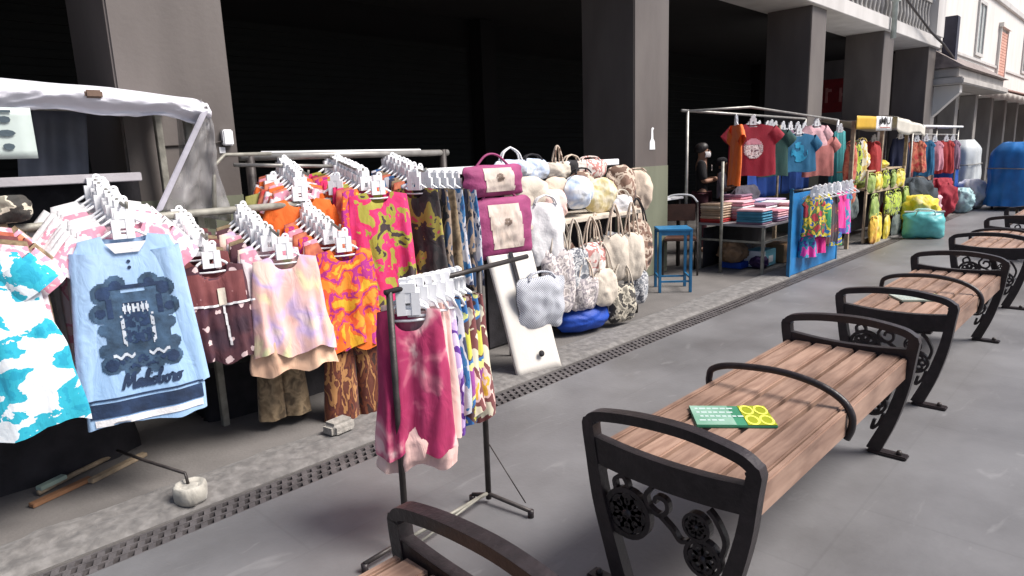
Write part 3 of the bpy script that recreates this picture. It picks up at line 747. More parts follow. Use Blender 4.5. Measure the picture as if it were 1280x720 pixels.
def stack(front, X, y0, z0, y1, z1, n, mats, shape, hw, lab, cat, group, hook=.12, jitter=.012, rz=0):
    """garments behind the front one on a sloping arm (each one a thing of its own)"""
    cache = {}
    for i in range(1, n):
        t = i / (n - 1)
        y = y1 + (y0 - y1) * t; z = z1 + (z0 - z1) * t
        m = mats[i % len(mats)]
        key = m.name
        if key not in cache:
            lb_ = ADJ.get(key, 'patterned') + ' ' + lab.replace('pale shirt', 'shirt')
            c = garment('hanging_garment', lb_, cat, shape(i), m, (0, 0, 0), 0, hw, group, hook); cache[key] = c; o = c
        else: o = copy_tree(cache[key])
        o.location = (X + random.uniform(-1, 1) * jitter, y, z - hook + .03); o.rotation_euler = (0, 0, rz + random.uniform(-.12, .12))
def put_front(o, X, y1, z1, hook=.12): o.location = (X, y1, z1 - hook + .03)

tee = lambda L=.72, w0=.2, w1=.25, sl=(.17, .085, .09, .9), s=0, d=.035, fo=(.012, 4): garment_mb(L, ((0, w0), (.22, w1 * .93), (1, w1)), d, fo, (.085, .07), .22, sl, .008, s)
dress = lambda L=.62, w0=.14, w1=.25, s=0, d=.035, fo=(.016, 6), nk=(.075, .09): garment_mb(L, ((0, w0), (.25, w0 * 1.08), (.55, (w0 + w1) / 2), (1, w1)), d, fo, nk, .2, None, .012, s)

# turquoise dress at the left edge
arm(rk, .42, 3.9, 1.47, 3.42, 1.42)
o = garment('hanging_dress', 'turquoise and white tie dyed dress with a ruffled shoulder at the left picture edge', 'dress',
            garment_mb(.80, ((0, .17), (.12, .22), (.3, .23), (.62, .29), (1, .34)), .05, (.02, 4), (.1, .08), .15, (.14, .10, .12, 1.0), .012, 3), P_turq, (.385, 3.45, 1.30), R(-8), .16)
stack(o, .42, 3.88, 1.50, 3.45, 1.40, 7, [P_red, P_pinkwh, P_tan, P_burgtop], lambda i: tee(.80, .19, .25, s=i), .16, 'garment in the stack behind the turquoise tie dyed dress', 'garment', 'garments stacked behind the turquoise dress')
# light-blue shirt with the ornate print
arm(rk, 1.0, 3.92, 1.56, 3.46, 1.42)
mb = garment_mb(.92, ((0, .19), (.12, .235), (.3, .235), (1, .262)), .035, (.008, 2.6), (.095, .085), .18, (.70, .080, .060, 1.46), .010, 11, nv=40)
blue = garment('hanging_shirt', 'long light blue shirt with an ornate navy crest and script lettering', 'shirt', mb, M_lblue, (.975, 3.47, 1.315), R(-10), .17)
for nm, z0, z1, m in (('hem_band', -.865, -.795, M_navy), ('hem_line', -.784, -.775, M_navy)):
    vs_, fs_ = grid_shape(lambda x, z: abs(x) < .25, -.25, .25, z0, z1, .0099 if nm == 'hem_band' else .0045)
    decal(blue, vs_, fs_, nm, m, .004)
vs_, fs_ = grid_shape(lambda x, z: abs(x) < .235, -.25, .25, -.905, -.872, .008)
decal(blue, vs_, fs_, 'white_hem', white_cloth, .0045)
def crest(x, z):
    zc = z + .45
    if abs(x) < .135 and abs(zc) < .20: return not (abs(x) < .05 and zc > .165)
    for cx, cz, r in ((.125, .17, .05), (.07, .205, .045), (.145, .08, .045), (.135, 0, .03), (.14, -.1, .035), (.13, -.17, .045), (.05, -.2, .035)):
        if (abs(x) - cx) ** 2 + (zc - cz) ** 2 < r * r: return True
    return False
vs_, fs_ = grid_shape(crest, -.19, .19, -.71, -.18, .006); decal(blue, vs_, fs_, 'crest_print', M_slate, .003)
def crest_dark(x, z):
    zc = z + .45; ax = abs(x)
    for cx, cz, r in ((.125, .17, .03), (.145, .08, .022), (.13, -.17, .028), (.07, .205, .022)):
        if (ax - cx) ** 2 + (zc - cz) ** 2 < r * r: return True
    if abs(ax - .105) < .012 and .05 < zc < .14: return True
    if ax < .05 and -.08 < zc < .12: return noise.noise(Vector((ax * 60, zc * 45, 2))) > -.12
    if ax < .14 and -.2 < zc < -.14: return noise.noise(Vector((ax * 40, zc * 60, 5))) > .1
    return abs(abs(zc) - .193) < .008 and ax < .12
vs_, fs_ = grid_shape(crest_dark, -.19, .19, -.71, -.18, .006); decal(blue, vs_, fs_, 'crest_dark_print', M_navy, .0045)
def crest_white(x, z):
    zc = z + .45; ax = abs(x)
    if ax < .06 and .06 < zc < .125: return abs((ax * 3.2) % .06 - .03) + abs((zc - .09)) < .028
    if abs(ax - .062) < .007 and -.09 < zc < .06: return noise.noise(Vector((ax * 50, zc * 50, 8))) > -.1
    return abs(ax - .075) < .045 and abs(zc + .145 - .018 * abs(math.sin(ax * 70))) < .007
vs_, fs_ = grid_shape(crest_white, -.19, .19, -.71, -.18, .005); decal(blue, vs_, fs_, 'crest_white_print', mat('pale_grey_print', (.62, .68, .76), .8), .0058)
SC = [(0, 0), (.12, 1.0), (.27, 1.9), (.4, 1.7), (.6, .35), (.95, 1.7), (1.12, 1.95), (1.15, 1.2), (1.2, .2), (1.4, .02), (1.75, .6), (2.05, .95), (1.75, .98), (1.5, .5), (1.7, .02), (2.0, .35), (2.14, .95), (2.1, .25), (2.3, .02), (2.6, .8), (2.78, 1.7), (2.68, 2.05), (2.55, 1.6), (2.54, .4), (2.72, .02), (2.95, .9), (2.95, .25), (3.12, .02), (3.4, .7), (3.6, .95), (3.32, .85), (3.25, .35), (3.5, 0), (3.75, .4), (3.65, .9), (3.9, .9), (4.2, 1.6), (4.12, 2.05), (4.0, 1.5), (4.0, .3), (4.25, 0), (4.5, .45), (4.32, .85), (4.6, .75), (4.98, .95), (4.72, .8), (4.68, .3), (4.92, 0), (5.18, .4), (5.08, .9), (5.3, .85), (5.42, 1.12), (5.5, .88), (5.7, .9), (5.68, .25), (5.85, .02), (6.1, .6), (6.32, .95), (6.05, .8), (6.0, .3), (6.25, 0), (6.5, .4), (6.4, .9), (6.8, .95)]
cur = open_curve(SC, 4); k_ = .26 / 6.8
vs_ = []; fs_ = []
for i, p in enumerate(cur):
    a = cur[max(0, i - 1)]; c = cur[min(len(cur) - 1, i + 1)]; t = (c - a).normalized(); nn = Vector((-t.y, t.x)) * (.11 + .07 * abs(t.y))
    for q in (p + nn, p - nn): vs_.append(((q.x + .22 * q.y - 3.6) * k_ + .035, q.y * k_ - .745))
    if i: fs_.append((2 * i - 2, 2 * i - 1, 2 * i + 1, 2 * i))
decal(blue, vs_, fs_, 'script_print', M_navy, .0048)
decal(blue, [((3.4 - 3.6) * k_ + .035 + .005 * math.cos(a), 1.45 * k_ - .745 + .005 * math.sin(a)) for a in [2 * math.pi * q / 8 for q in range(8)]], [tuple(range(8))], 'letter_dot', M_navy, .0048)
vs_, fs_ = grid_shape(lambda x, z: abs(x) < .088 + .12 * (z + .1) * 0 and (z + .03) < 0, -.09, .09, -.12, -.03, .01)
bt = MB()
for z in (-.135, -.165): bt.lathe([(.008, -.003), (.008, .003)], (0, 0, 0), 10)
decal(blue, [(.008 * math.cos(a) + .0, z + .008 * math.sin(a)) for z in (-.14, -.168) for a in [2 * math.pi * q / 10 for q in range(10)]], [tuple(range(10)), tuple(range(10, 20))], 'button', M_navy, .004)
decal(blue, [(-.085, -.05), (.085, -.05), (.05, -.098), (-.05, -.098)], [(0, 1, 2, 3)], 'paper_collar', white_cloth, .012)
stack(blue, 1.0, 3.9, 1.56, 3.50, 1.44, 9, [white_cloth, P_pinkwh, white_cloth, white_cloth], lambda i: tee(.78, .2, .25, s=20 + i), .17, 'pale shirt in the stack behind the light blue crest shirt', 'shirt', 'pale shirts stacked behind the light blue shirt')
# burgundy dress
arm(rk, 1.40, 3.9, 1.36, 3.6, 1.22)
o = garment('hanging_dress', 'dark burgundy dress with small white flowers and a thin white tie belt', 'dress', dress(.55, .155, .20, 31, fo=(.02, 7)), P_burg, (1.41, 3.6, 1.10), R(-12), .13)
decal(o, *grid_shape(lambda x, z: z > -.215 - .1 * (1 - abs(x) / .2) or False, -.15, .15, -.23, -.06, .01), 'bodice', P_burgtop, .003)
decal(o, *grid_shape(lambda x, z: abs(z + .235 - .04 * abs(x)) < .006, -.19, .19, -.26, -.21, .004), 'tie_belt', white_cloth, .006)
decal(o, *grid_shape(lambda x, z: abs(x - .03 + .06 * (z + .25)) < .006, .0, .08, -.46, -.24, .004), 'belt_end', white_cloth, .006)
decal(o, *grid_shape(lambda x, z: True, .005, .045, -.235, -.14, .01), 'price_tag', offwhite, .012)
stack(o, 1.38, 3.9, 1.37, 3.63, 1.235, 8, [P_burg, P_burgtop, P_tan], lambda i: dress(.55, .15, .2, 40 + i), .13, 'dress in the stack behind the burgundy flowered dress', 'dress', 'dresses stacked behind the burgundy dress')
# pastel dress
arm(rk, 1.74, 3.88, 1.36, 3.48, 1.21)
o = garment('hanging_dress', 'pastel pink tie dyed sleeveless child dress above a plain peach hem', 'dress', dress(.57, .175, .235, 51, fo=(.018, 5)), P_pastel, (1.775, 3.5, 1.105), R(-14), .15)
decal(o, *grid_shape(lambda x, z: True, -.025, .025, -.19, -.13, .01), 'paint_mark', mat('slate_mark', (.35, .36, .5), .8), .003) if False else None

hm = dress(.30, .22, .25, 52, fo=(.02, 6)); hm.v = [(p[0], p[1] * .9, p[2] - .38) for p in hm.v]; hm.build('peach_underskirt', P_peach, o)
stack(o, 1.72, 3.88, 1.37, 3.53, 1.225, 9, [P_tan, P_pinkwh, P_pastel, P_burg], lambda i: dress(.60, .165, .23, 60 + i), .15, 'dress in the stack behind the pastel pink dress', 'dress', 'dresses stacked behind the pastel dress')
# orange-magenta dress and the batik trousers under it
arm(rk, 2.14, 3.88, 1.36, 3.5, 1.2)
o = garment('hanging_dress', 'orange dress with magenta and yellow blotches beside the pastel pink dress', 'dress', dress(.62, .17, .215, 71, fo=(.02, 6)), P_oran, (2.17, 3.52, 1.095), R(-14), .15)
hm = dress(.24, .2, .22, 72, fo=(.016, 6)); hm.v = [(p[0], p[1] * 1.05, p[2] - .395) for p in hm.v]; hm.build('orange_skirt_hem', P_plainor, o)
stack(o, 2.12, 3.88, 1.37, 3.55, 1.215, 9, [P_oran, P_red, P_pinkwh], lambda i: dress(.6, .165, .21, 80 + i), .15, 'dress in the stack behind the orange and magenta dress', 'dress', 'dresses stacked behind the orange dress')
low = MB().tube([(1.55 - 1.3, -.1, .62), (2.45 - 1.3, -.1, .62)], .012, 8).build('lower_bar', steel_dark, rk)
o = garment('hanging_trousers', 'brown and gold batik trousers hanging low under the orange dress', 'trousers', pants_mb(.60, .19, 3), P_brown, (2.20, 3.55, .60), R(-10), 0)
o = garment('hanging_trousers', 'tan batik trousers in the shade under the pastel pink dress', 'trousers', pants_mb(.50, .13, 5), P_tan, (1.80, 3.75, .57), R(-12), 0)

# --- the larger rail behind (orange tops, floral dresses)
rb = empty('clothes_rail', (2.6, 4.05, 0), 'long grey clothes rail behind, carrying the orange tops and floral dresses', 'clothes rail')
MB().tube([(-.72, .1, 1.645), (.98, .1, 1.635)], .025, 10).tube([(-.8, .02, 1.60), (.0, .02, 1.56)], .012, 8).build('bar', steel, rb)
MB().tube([(-.55, .16, 1.665), (.75, .16, 1.655)], .016, 8).build('bar', white_pl, rb)
for X in (-.66, .93): MB().tube([(X, .1, .02), (X, .1, 1.66)], .03, 10).tube([(X, -.25, .02), (X, .4, .02)], .018, 8).build('leg', steel_dark, rb)
arm(rb, 2.17, 4.15, 1.62, 3.86, 1.52); arm(rb, 2.5, 4.15, 1.63, 3.75, 1.52); arm(rb, 2.98, 4.15, 1.62, 3.7, 1.5)
o = garment('hanging_blouse', 'plain orange top with a white collar under the left sheaf of white hangers', 'blouse', tee(.50, .19, .23, (.14, .07, .06, 1.1), 91), P_plainor, (2.10, 3.86, 1.40), R(-12), .17)
o = garment('hanging_blouse', 'broad plain orange top left of the pink floral dress', 'blouse', tee(.56, .17, .21, (.14, .07, .06, 1.1), 92), P_plainor, (2.36, 3.86, 1.42), R(-40), .17)
o = garment('hanging_blouse', 'olive green top showing behind the plain orange top', 'blouse', tee(.5, .17, .2, (.12, .07, .06, 1.1), 93), P_olive, (2.02, 4.05, 1.44), R(-12), .15)
stack(o, 2.15, 4.15, 1.645, 3.90, 1.53, 9, [P_plainor, P_pinkwh, P_red], lambda i: tee(.5, .18, .22, (.14, .07, .06, 1.1), s=100 + i), .17, 'top in the stack behind the plain orange tops', 'top', 'tops stacked behind the orange tops')
o = garment('hanging_dress', 'large pink, olive and black floral dress in the middle of the rails', 'dress', dress(.80, .20, .25, 110, fo=(.02, 5)), P_floral, (2.56, 3.68, 1.41), R(-14), .18)
stack(o, 2.52, 4.15, 1.64, 3.72, 1.52, 13, [P_floral, P_oran, P_red, P_floral], lambda i: dress(.76, .19, .24, 120 + i), .18, 'dress in the stack behind the large pink floral dress', 'dress', 'dresses stacked behind the pink floral dress')
o = garment('hanging_dress', 'black and olive patterned dress right of the pink floral dress, seen edge on', 'dress', dress(.72, .17, .22, 131), P_black_olive, (2.86, 3.68, 1.42), R(-62), .17)
for i, (m, dx, la) in enumerate(((P_dark, .09, 'dark navy and tan dress'), (P_tan, .17, 'narrow tan dress'), (P_bluemix, .25, 'blue mixed print dress'), (P_dark, .33, 'black and tan printed dress'), (P_bluemix, .40, 'navy and white printed dress'))):
    garment('hanging_dress', la + (' seen edge on, %s' % ('nearest the black and olive one', 'right of the navy and tan one', 'with a bright blue top', 'between the blue and the navy ones', 'next to the purple backpacks')[i]), 'dress', dress(.74 + .02 * (i % 2), .16, .2, 140 + i), m, (2.89 + dx, 3.70 + .01 * i, 1.41 - .005 * i), R(-66), .16)
stack(None, 2.98, 4.15, 1.64, 3.74, 1.53, 10, [P_dark, P_bluemix, P_red, P_tan], lambda i: dress(.7, .16, .2, 150 + i), .17, 'garment stacked behind the edge on printed dresses', 'garment', 'garments stacked behind the edge on dresses')
# added dark cloth boxes under the rails, put in to block light
for (x0, x1, y0, y1, h, lab) in ((-1.2, 1.06, 4.02, 4.5, .60, 'added black cloth box blocking light under the blue shirt'), (1.5, 2.6, 4.1, 4.5, .35, 'low added dark box filling the dark gap behind the batik trousers'), (2.7, 3.3, 3.95, 4.4, .5, 'added dark box filling the dark gap under the edge on dresses')):
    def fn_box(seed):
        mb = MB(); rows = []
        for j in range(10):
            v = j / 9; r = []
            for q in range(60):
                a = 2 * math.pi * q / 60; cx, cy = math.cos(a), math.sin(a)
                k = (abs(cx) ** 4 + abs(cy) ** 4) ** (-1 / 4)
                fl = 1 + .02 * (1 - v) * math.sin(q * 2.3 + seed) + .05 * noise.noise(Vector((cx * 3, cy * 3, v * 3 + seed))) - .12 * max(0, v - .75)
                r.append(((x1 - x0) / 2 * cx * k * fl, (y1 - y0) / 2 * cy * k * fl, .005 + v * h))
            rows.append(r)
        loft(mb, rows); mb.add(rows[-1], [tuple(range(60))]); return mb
    tag(fn_box(x0).build('light_block_box', dark_cloth, loc=((x0 + x1) / 2, (y0 + y1) / 2, 0)), lab, 'box')

# ------------------------------------------------------------------ small rolling rack with child dresses on the plaza
kr = empty('dress_rack', (1.72, 2.1, 0), 'thin dark metal rack of child dresses standing alone on the plaza paving', 'clothes rack')
MB().tube([(-.26, -.02, .01), (-.25, -.01, 1.10)], .0135, 8).build('pole', steel_dark, kr)
MB().tube([(.24, .01, .02), (.245, .01, 1.12)], .0135, 8).build('pole', steel_dark, kr)
MB().tube([(-.27, -.012, 1.10), (.56, .012, 1.128)], .0115, 8).build('top_bar', steel_dark, kr)
MB().tube([(-.255, -.01, .05), (.24, .01, .05)], .009, 8).tube([(-.2, -.04, .03), (.2, .0, .06)], .006, 6).build('stretcher', galv, kr)
for X, y0, y1 in ((-.255, -.16, .10), (.24, -.23, .10)):
    xs = -.2 if X < 0 else .02
    MB().tube([(X + xs, y0 if X > 0 else 0.0, .035), (X, 0, .045)] if X < 0 else [(X + .03, y0, .03), (X, 0, .045), (X - .05, .07, .04)], .010, 8).build('foot_bar', steel_dark, kr)
for p in ((-.455, 0.0), (.27, -.23), (.19, .07)):
    MB().lathe([(.014, 0), (.014, .035)], (p[0], p[1], .001), 10).build('foot_cap', iron, kr)
MB().tube([(.25, .01, .30), (.27, -.2, .06)], .003, 5).build('wire_stay', steel_dark, kr)
shp = lambda s, L=.60, w1=.165: garment_mb(L, ((0, .125), (.22, .135), (.5, .145), (1, w1)), .04, (.016, 7), (.07, .10), .15, None, .012, s)
KG = 'child dresses on the rolling rack'
o = garment('hanging_dress', 'magenta and white tie dyed child dress at the front of the rolling rack', 'dress', shp(201, .60, .165), P_mag, (1.55, 2.08, 1.03), R(-38), .11, None, .11)
hm = garment_mb(.22, ((0, .145), (1, .166)), .036, (.016, 7), (0.0, 0), 0, None, .012, 202); hm.v = [(p[0], p[1] * 1.02, p[2] - .45) for p in hm.v]; hm.build('pale_hem', P_pinkpale, o)
for k, (x, m, lab, L, tw) in enumerate(((1.615, P_pinkpale, 'pale pink child dress right behind the magenta tie dyed one', .70, -40), (1.65, P_pinkpale, 'second pale pink child dress of the rolling rack, half hidden', .62, -46), (1.685, P_lilac, 'lilac and violet child dress on the rolling rack', .62, -52),
        (1.725, P_bluemix, 'blue and white printed child dress on the rolling rack', .56, -56), (1.76, P_yellowgr, 'yellow green and blue child dress on the rolling rack', .62, -58), (1.80, P_must, 'mustard and pink child dress on the rolling rack', .56, -62), (1.835, P_yellowgr, 'lime patterned child dress next to the last one of the rolling rack', .58, -60), (1.87, P_must, 'pink and brown child dress at the far end of the rolling rack', .60, -64))):
    garment('hanging_dress', lab, 'dress', shp(210 + k, L - .03, .15 + .01 * (k % 2)), m, (x, 2.145 + .003 * k, 1.035), R(tw), .11, KG, .11)
for k in range(5):
    h = empty('spare_hanger', (1.56 + .045 * k, 2.095, 1.045), 'empty white plastic hanger between the child dresses on the rolling rack', 'hanger', 'spare white hangers on the rolling rack', R(-50 + 4 * k))
    hanger(h, .11, .11)

# ------------------------------------------------------------------ bag stand
P_toteA = blotch('print_silver_batik', [(.62, .56, .55), (.30, .27, .29), (.72, .66, .63), (.42, .37, .36)], 14, 1.4, hard=True, off=2)
P_toteB = blotch('print_grey_batik', [(.28, .30, .33), (.62, .62, .62), (.12, .13, .16), (.5, .5, .5)], 16, 1.2, hard=True, off=4)
P_toteC = blotch('print_white_red', [(.74, .66, .60), (.70, .6, .55), (.5, .2, .18), (.78, .72, .68)], 10, 1.0, hard=True, off=5)
P_bagd = blotch('print_black_gold', [(.03, .028, .025), (.04, .035, .03), (.55, .5, .4), (.22, .2, .16)], 13, 1.2, hard=True, off=1)
P_bagy = blotch('print_yellow_cream', [(.62, .52, .25), (.72, .66, .5), (.5, .42, .2)], 10, 1.0, hard='lin', off=1)
P_bagb = blotch('print_pale_blue', [(.72, .76, .82), (.42, .52, .70), (.78, .8, .82)], 7, 1.0, hard='lin', off=3)
P_bagbr = blotch('print_brown_cream', [(.16, .09, .06), (.6, .48, .38), (.24, .14, .1), (.08, .05, .04)], 8, 1.2, hard=True, off=3)
M_purple = mat('purple_cloth', (.32, .05, .16), .75, 0, .12, 8, .3)
bs = empty('display_stand', (4.6, 3.9, 0), 'bag stand with a white shelf and an upper rail, loaded with bags', 'display stand')
MB().box(-.95, .95, -.30, .25, 1.0, 1.035).build('shelf', offwhite, bs, bevel=.004)
MB().box(-1.35, 1.15, .10, .16, 1.46, 1.52).build('upper_rail', white_pl, bs, bevel=.006)
for X in (-1.32, 1.10):
    MB().tube([(X, .16, .01), (X, .16, 1.5)], .02, 8).build('post', steel_dark, bs)
for X in (-.9, .9): MB().tube([(X, -.27, .01), (X, -.27, 1.0)], .018, 8).build('leg', steel_dark, bs)
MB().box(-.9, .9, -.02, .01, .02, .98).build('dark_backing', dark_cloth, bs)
MB().tube([(-1.3, -.17, 1.30), (-.4, -.17, 1.30)], .010, 6).tube([(-1.3, -.17, 1.30), (-1.3, .16, 1.4)], .010, 6).build('hook_bar', steel, bs)
def pillow(wd, h, t, seed=0, taper=.0, round_=4, sag=.0):
    mb = MB(); rnd = random.Random(seed); ph = rnd.uniform(0, 6)
    def fn(sgn):
        def g(u, v):
            a, b = 2 * u - 1, 2 * v - 1
            # round the outline
            k = (abs(a) ** round_ + abs(b) ** round_) ** (1 / round_); m_ = max(abs(a), abs(b)); q = m_ / k if k > 1e-6 else 1
            x = a * q * wd / 2 * (1 - taper * (b + 1) / 2); z = b * q * h / 2
            th = t / 2 * (max(0, 1 - abs(a) ** 2.6) * max(0, 1 - abs(b) ** 2.6)) ** .6 * (1 - sag * b)
            cr = .5 * min(wd, h) * .065
            y = sgn * (th + .004) + cr * (1 - max(abs(a), abs(b)) ** 4) * (noise.noise(Vector((a * 2.6 + seed, b * 2.6, ph + sgn))) + .7 * noise.noise(Vector((a * 6 + b * 2, b * 3 - a * 2, seed + sgn)))) + .006 * math.sin(a * 5 + b * 2 + ph)
            x += .05 * wd * noise.noise(Vector((b * 2, seed, 3))) ; z += .05 * h * noise.noise(Vector((a * 2, seed, 7)))
            return (x, y, z - h / 2)
        return g
    mb.grid(fn(-1), 22, 22); mb.grid(fn(1), 22, 22)
    return mb
def bag(lab, m, loc, wd, h, t, rz=0, strap=.2, sw=.25, seed=0, taper=0, group=None, strap_m=None, name='tote_bag', cat='bag', tilt=0, rnd=4):
    """soft bag: body mesh under an Empty at its strap top, with two straps"""
    root = empty(name, loc, lab, cat, group, rz); root.rotation_euler = (tilt, 0, rz)
    b = pillow(wd, h, t, seed, taper, rnd); b.v = [(p[0], p[1], p[2] - strap) for p in b.v]
    b.build('body', m, root)
    if strap:
        for s in (-1, 1):
            MB().tube(open_curve3([(-wd * sw, s * t * .25, -strap - .02), (-wd * sw * .7, s * .014, -strap * .45), (-.012, s * .004, -.004), (.012, s * .004, -.004), (wd * sw * .7, s * .014, -strap * .45), (wd * sw, s * t * .25, -strap - .02)]), .008, 6).build('strap', strap_m or m, root)
    return root
def open_curve3(pts, k=5):
    P = [Vector(p) for p in pts]; P = [P[0] * 2 - P[1]] + P + [P[-1] * 2 - P[-2]]; out = []
    for i in range(1, len(P) - 2):
        p0, p1, p2, p3 = P[i - 1:i + 3]
        for j in range(k):
            t = j / k
            out.append(.5 * ((2 * p1) + (-p0 + p2) * t + (2 * p0 - 5 * p1 + 4 * p2 - p3) * t * t + (-p0 + 3 * p1 - 3 * p2 + p3) * t ** 3))
    out.append(P[-2]); return out
# purple flap bags one above the other
for (x, y, z, wd, h, lab, rz) in ((3.56, 3.62, 1.53, .54, .235, 'small purple bag with a cream panel hung above the large purple bag', -8), (3.60, 3.60, 1.285, .58, .46, 'large purple bag with a cream panel and emblem hung below the small one', -10)):
    root = empty('shoulder_bag', (x, y, z), lab, 'bag', 'purple bags with cream panels', R(rz))
    pb_ = pillow(wd, h, .12, 7, -.04, 9); bo = pb_.build('body', M_purple, root)
    p_ = decal(bo, *grid_shape(lambda x, z: abs(x - .04 * wd + .12 * (z + h / 2)) < wd * .25, -wd / 2, wd / 2, -h * .84, -h * .09, .0125), 'cream_panel', blotch('print_cream_panel', [(.62, .5, .42), (.68, .58, .5), (.58, .46, .42)], 9, .6, hard='lin'), .004)
    decal(bo, *grid_shape(lambda x, z: ((x - .04 * wd) / .035) ** 2 + ((z + h * .4) / .03) ** 2 < 1 and noise.noise(Vector((x * 70, z * 70, 3))) > -.2, -.1, .1, -h * .6, -h * .2, .006), 'emblem', mat('emblem_brown', (.25, .18, .14), .7), .0065)
    MB().tube(open_curve3([(-wd * .3, 0, -.02), (-wd * .1, .01, .07), (wd * .1, .01, .07), (wd * .3, 0, -.02)]), .009, 6).build('strap', M_purple, root)

def white_bags():
    o = bag('white cloth bag hanging right beside the large purple bag', white_cloth, (4.10, 3.58, 1.27), .34, .52, .06, R(-20), .06, .3, 11, -.1)
    o = bag('dark plum cloth bag behind the hanging white cloth bag', mat('plum_cloth', (.12, .03, .07), .8), (4.22, 3.78, 1.2), .22, .5, .06, R(-20), .05, .3, 12)
    o = bag('round cream bag on the shelf nearest the purple bags', offwhite, (4.12, 3.78, 1.42), .46, .34, .18, R(-12), 0, .25, 13, 0, rnd=2.2, name='round_bag')
    o = bag('round beige bag on the shelf beside the round cream one', beige_cloth, (4.50, 3.80, 1.40), .36, .30, .16, R(-12), 0, .25, 14, 0, rnd=2.2, name='round_bag')
    o = bag('pale blue and white cloth bag lying on the shelf', P_bagb, (4.72, 3.74, 1.40), .42, .30, .24, R(8), 0, .25, 15, 0, rnd=2.4, name='round_bag')
    o = bag('round yellow and cream bag on the right half of the shelf', P_bagy, (5.12, 3.78, 1.36), .44, .34, .16, R(-12), 0, .25, 16, 0, rnd=2.1, name='round_bag')
    o = bag('brown and cream handbag at the right end of the shelf', P_bagbr, (5.50, 3.82, 1.46), .36, .46, .18, R(-30), 0, .25, 17, .1, rnd=3, name='handbag')
    o = bag('beige and brown round bag hung at the far right end of the stand', beige_cloth, (5.86, 3.86, 1.42), .34, .44, .16, R(-35), .02, .25, 18, 0, rnd=2.3, name='round_bag', strap_m=P_bagbr)
    o = bag('white handbag with brown motifs at the top right of the stand', P_bagbr and P_toteC, (5.22, 3.98, 1.56), .40, .20, .12, R(-12), .03, .3, 19, -.2, name='handbag')
    o = bag('brown patterned long bag hanging below the right end of the stand', P_bagbr, (5.62, 3.72, 1.16), .24, .50, .10, R(-25), .1, .3, 20)
    o = bag('white bag with a thin looped handle standing on the upper rail', P_bagb, (4.15, 4.0, 1.66), .34, .14, .10, R(-12), .10, .32, 21, strap_m=white_pl, name='handbag')
    o = bag('cream bag with a tall brown looped handle on the upper rail', offwhite, (4.72, 3.96, 1.66), .28, .16, .12, R(-12), .14, .16, 22, strap_m=P_bagbr, name='handbag')
    # hanging below the shelf edge
    o = bag('silver grey batik tote hanging left of the beige pair', P_toteA, (4.20, 3.54, 1.02), .34, .56, .08, R(-14), .20, .25, 31, strap_m=offwhite)
    o = bag('dark and white batik tote hanging beside the silver grey one', P_toteB, (4.42, 3.54, 1.04), .30, .40, .08, R(-14), .24, .25, 32, strap_m=offwhite)
    o = bag('white tote with a red motif hanging left of the beige pair', P_toteC, (4.66, 3.54, 1.04), .34, .36, .10, R(-10), .22, .25, 33, strap_m=beige_cloth)
    o = bag('left bag of the beige canvas pair', offwhite, (4.98, 3.52, 1.12), .32, .44, .13, R(-18), .26, .22, 34, strap_m=beige_cloth, rnd=3, group='pair of beige canvas bags')
    o = bag('right bag of the beige canvas pair', offwhite, (5.22, 3.50, 1.12), .36, .46, .14, R(-8), .27, .18, 35, strap_m=beige_cloth, rnd=3, group='pair of beige canvas bags')
    o = bag('black and gold patterned bag with a pale strap hanging low under the beige pair', P_bagd, (5.0, 3.46, .62), .34, .36, .12, R(-14), .22, .34, 36, strap_m=offwhite)
white_bags()
for k, (lab, m, loc, wd, h, t, rz, st_, ta) in enumerate((
    ('dark brown batik tote squeezed behind the silver grey tote', P_bagbr, (4.34, 3.62, 1.06), .34, .50, .08, -20, .2, 0), ('black and gold tote behind the red motif tote', P_bagd, (4.82, 3.62, 1.05), .32, .46, .08, 10, .2, 0),
    ('grey batik tote tucked behind the left beige bag', P_toteB, (5.10, 3.62, 1.06), .34, .52, .08, -25, .2, 0), ('cream tote sagging under the red motif tote', offwhite, (4.76, 3.50, .80), .32, .34, .10, -6, .22, .1),
    ('silver batik pouch hanging under the dark and white tote', P_toteA, (4.50, 3.49, .70), .28, .30, .08, -18, .16, -.1), ('brown and cream tote at the right end below the handbag', P_bagbr, (5.46, 3.60, 1.14), .32, .52, .10, -28, .2, 0),
    ('dark grey drawstring bag low at the right end of the stand', P_toteB, (5.34, 3.50, .66), .30, .36, .10, -22, .18, .12), ('pale pink cloth bag on the shelf between the cream and beige round bags', P_pinkpale, (4.32, 3.70, 1.30), .30, .24, .14, -14, 0, .1),
    ('dark brown slouchy bag on the shelf behind the yellow one', P_bagbr, (4.94, 3.86, 1.46), .36, .30, .16, -8, .03, .1), ('white cloth purse on the shelf right of the yellow bag', white_cloth, (5.32, 3.68, 1.24), .26, .22, .12, -24, .05, .1),
    ('black bag on the upper rail behind the white handbag', dark_cloth, (5.00, 4.02, 1.58), .34, .22, .10, -8, .05, .1), ('pale grey cloth bag on the upper rail near the looped handles', P_bagb, (4.42, 4.0, 1.60), .36, .20, .10, -8, .04, -.1))):
    bag(lab, m, loc, wd, h, t, R(rz), st_, .27, 120 + k, ta, strap_m=(offwhite, beige_cloth, dark_cloth)[k % 3], rnd=(3, 5, 2.6)[k % 3], tilt=R((4, -3, 6, -5)[k % 4]))
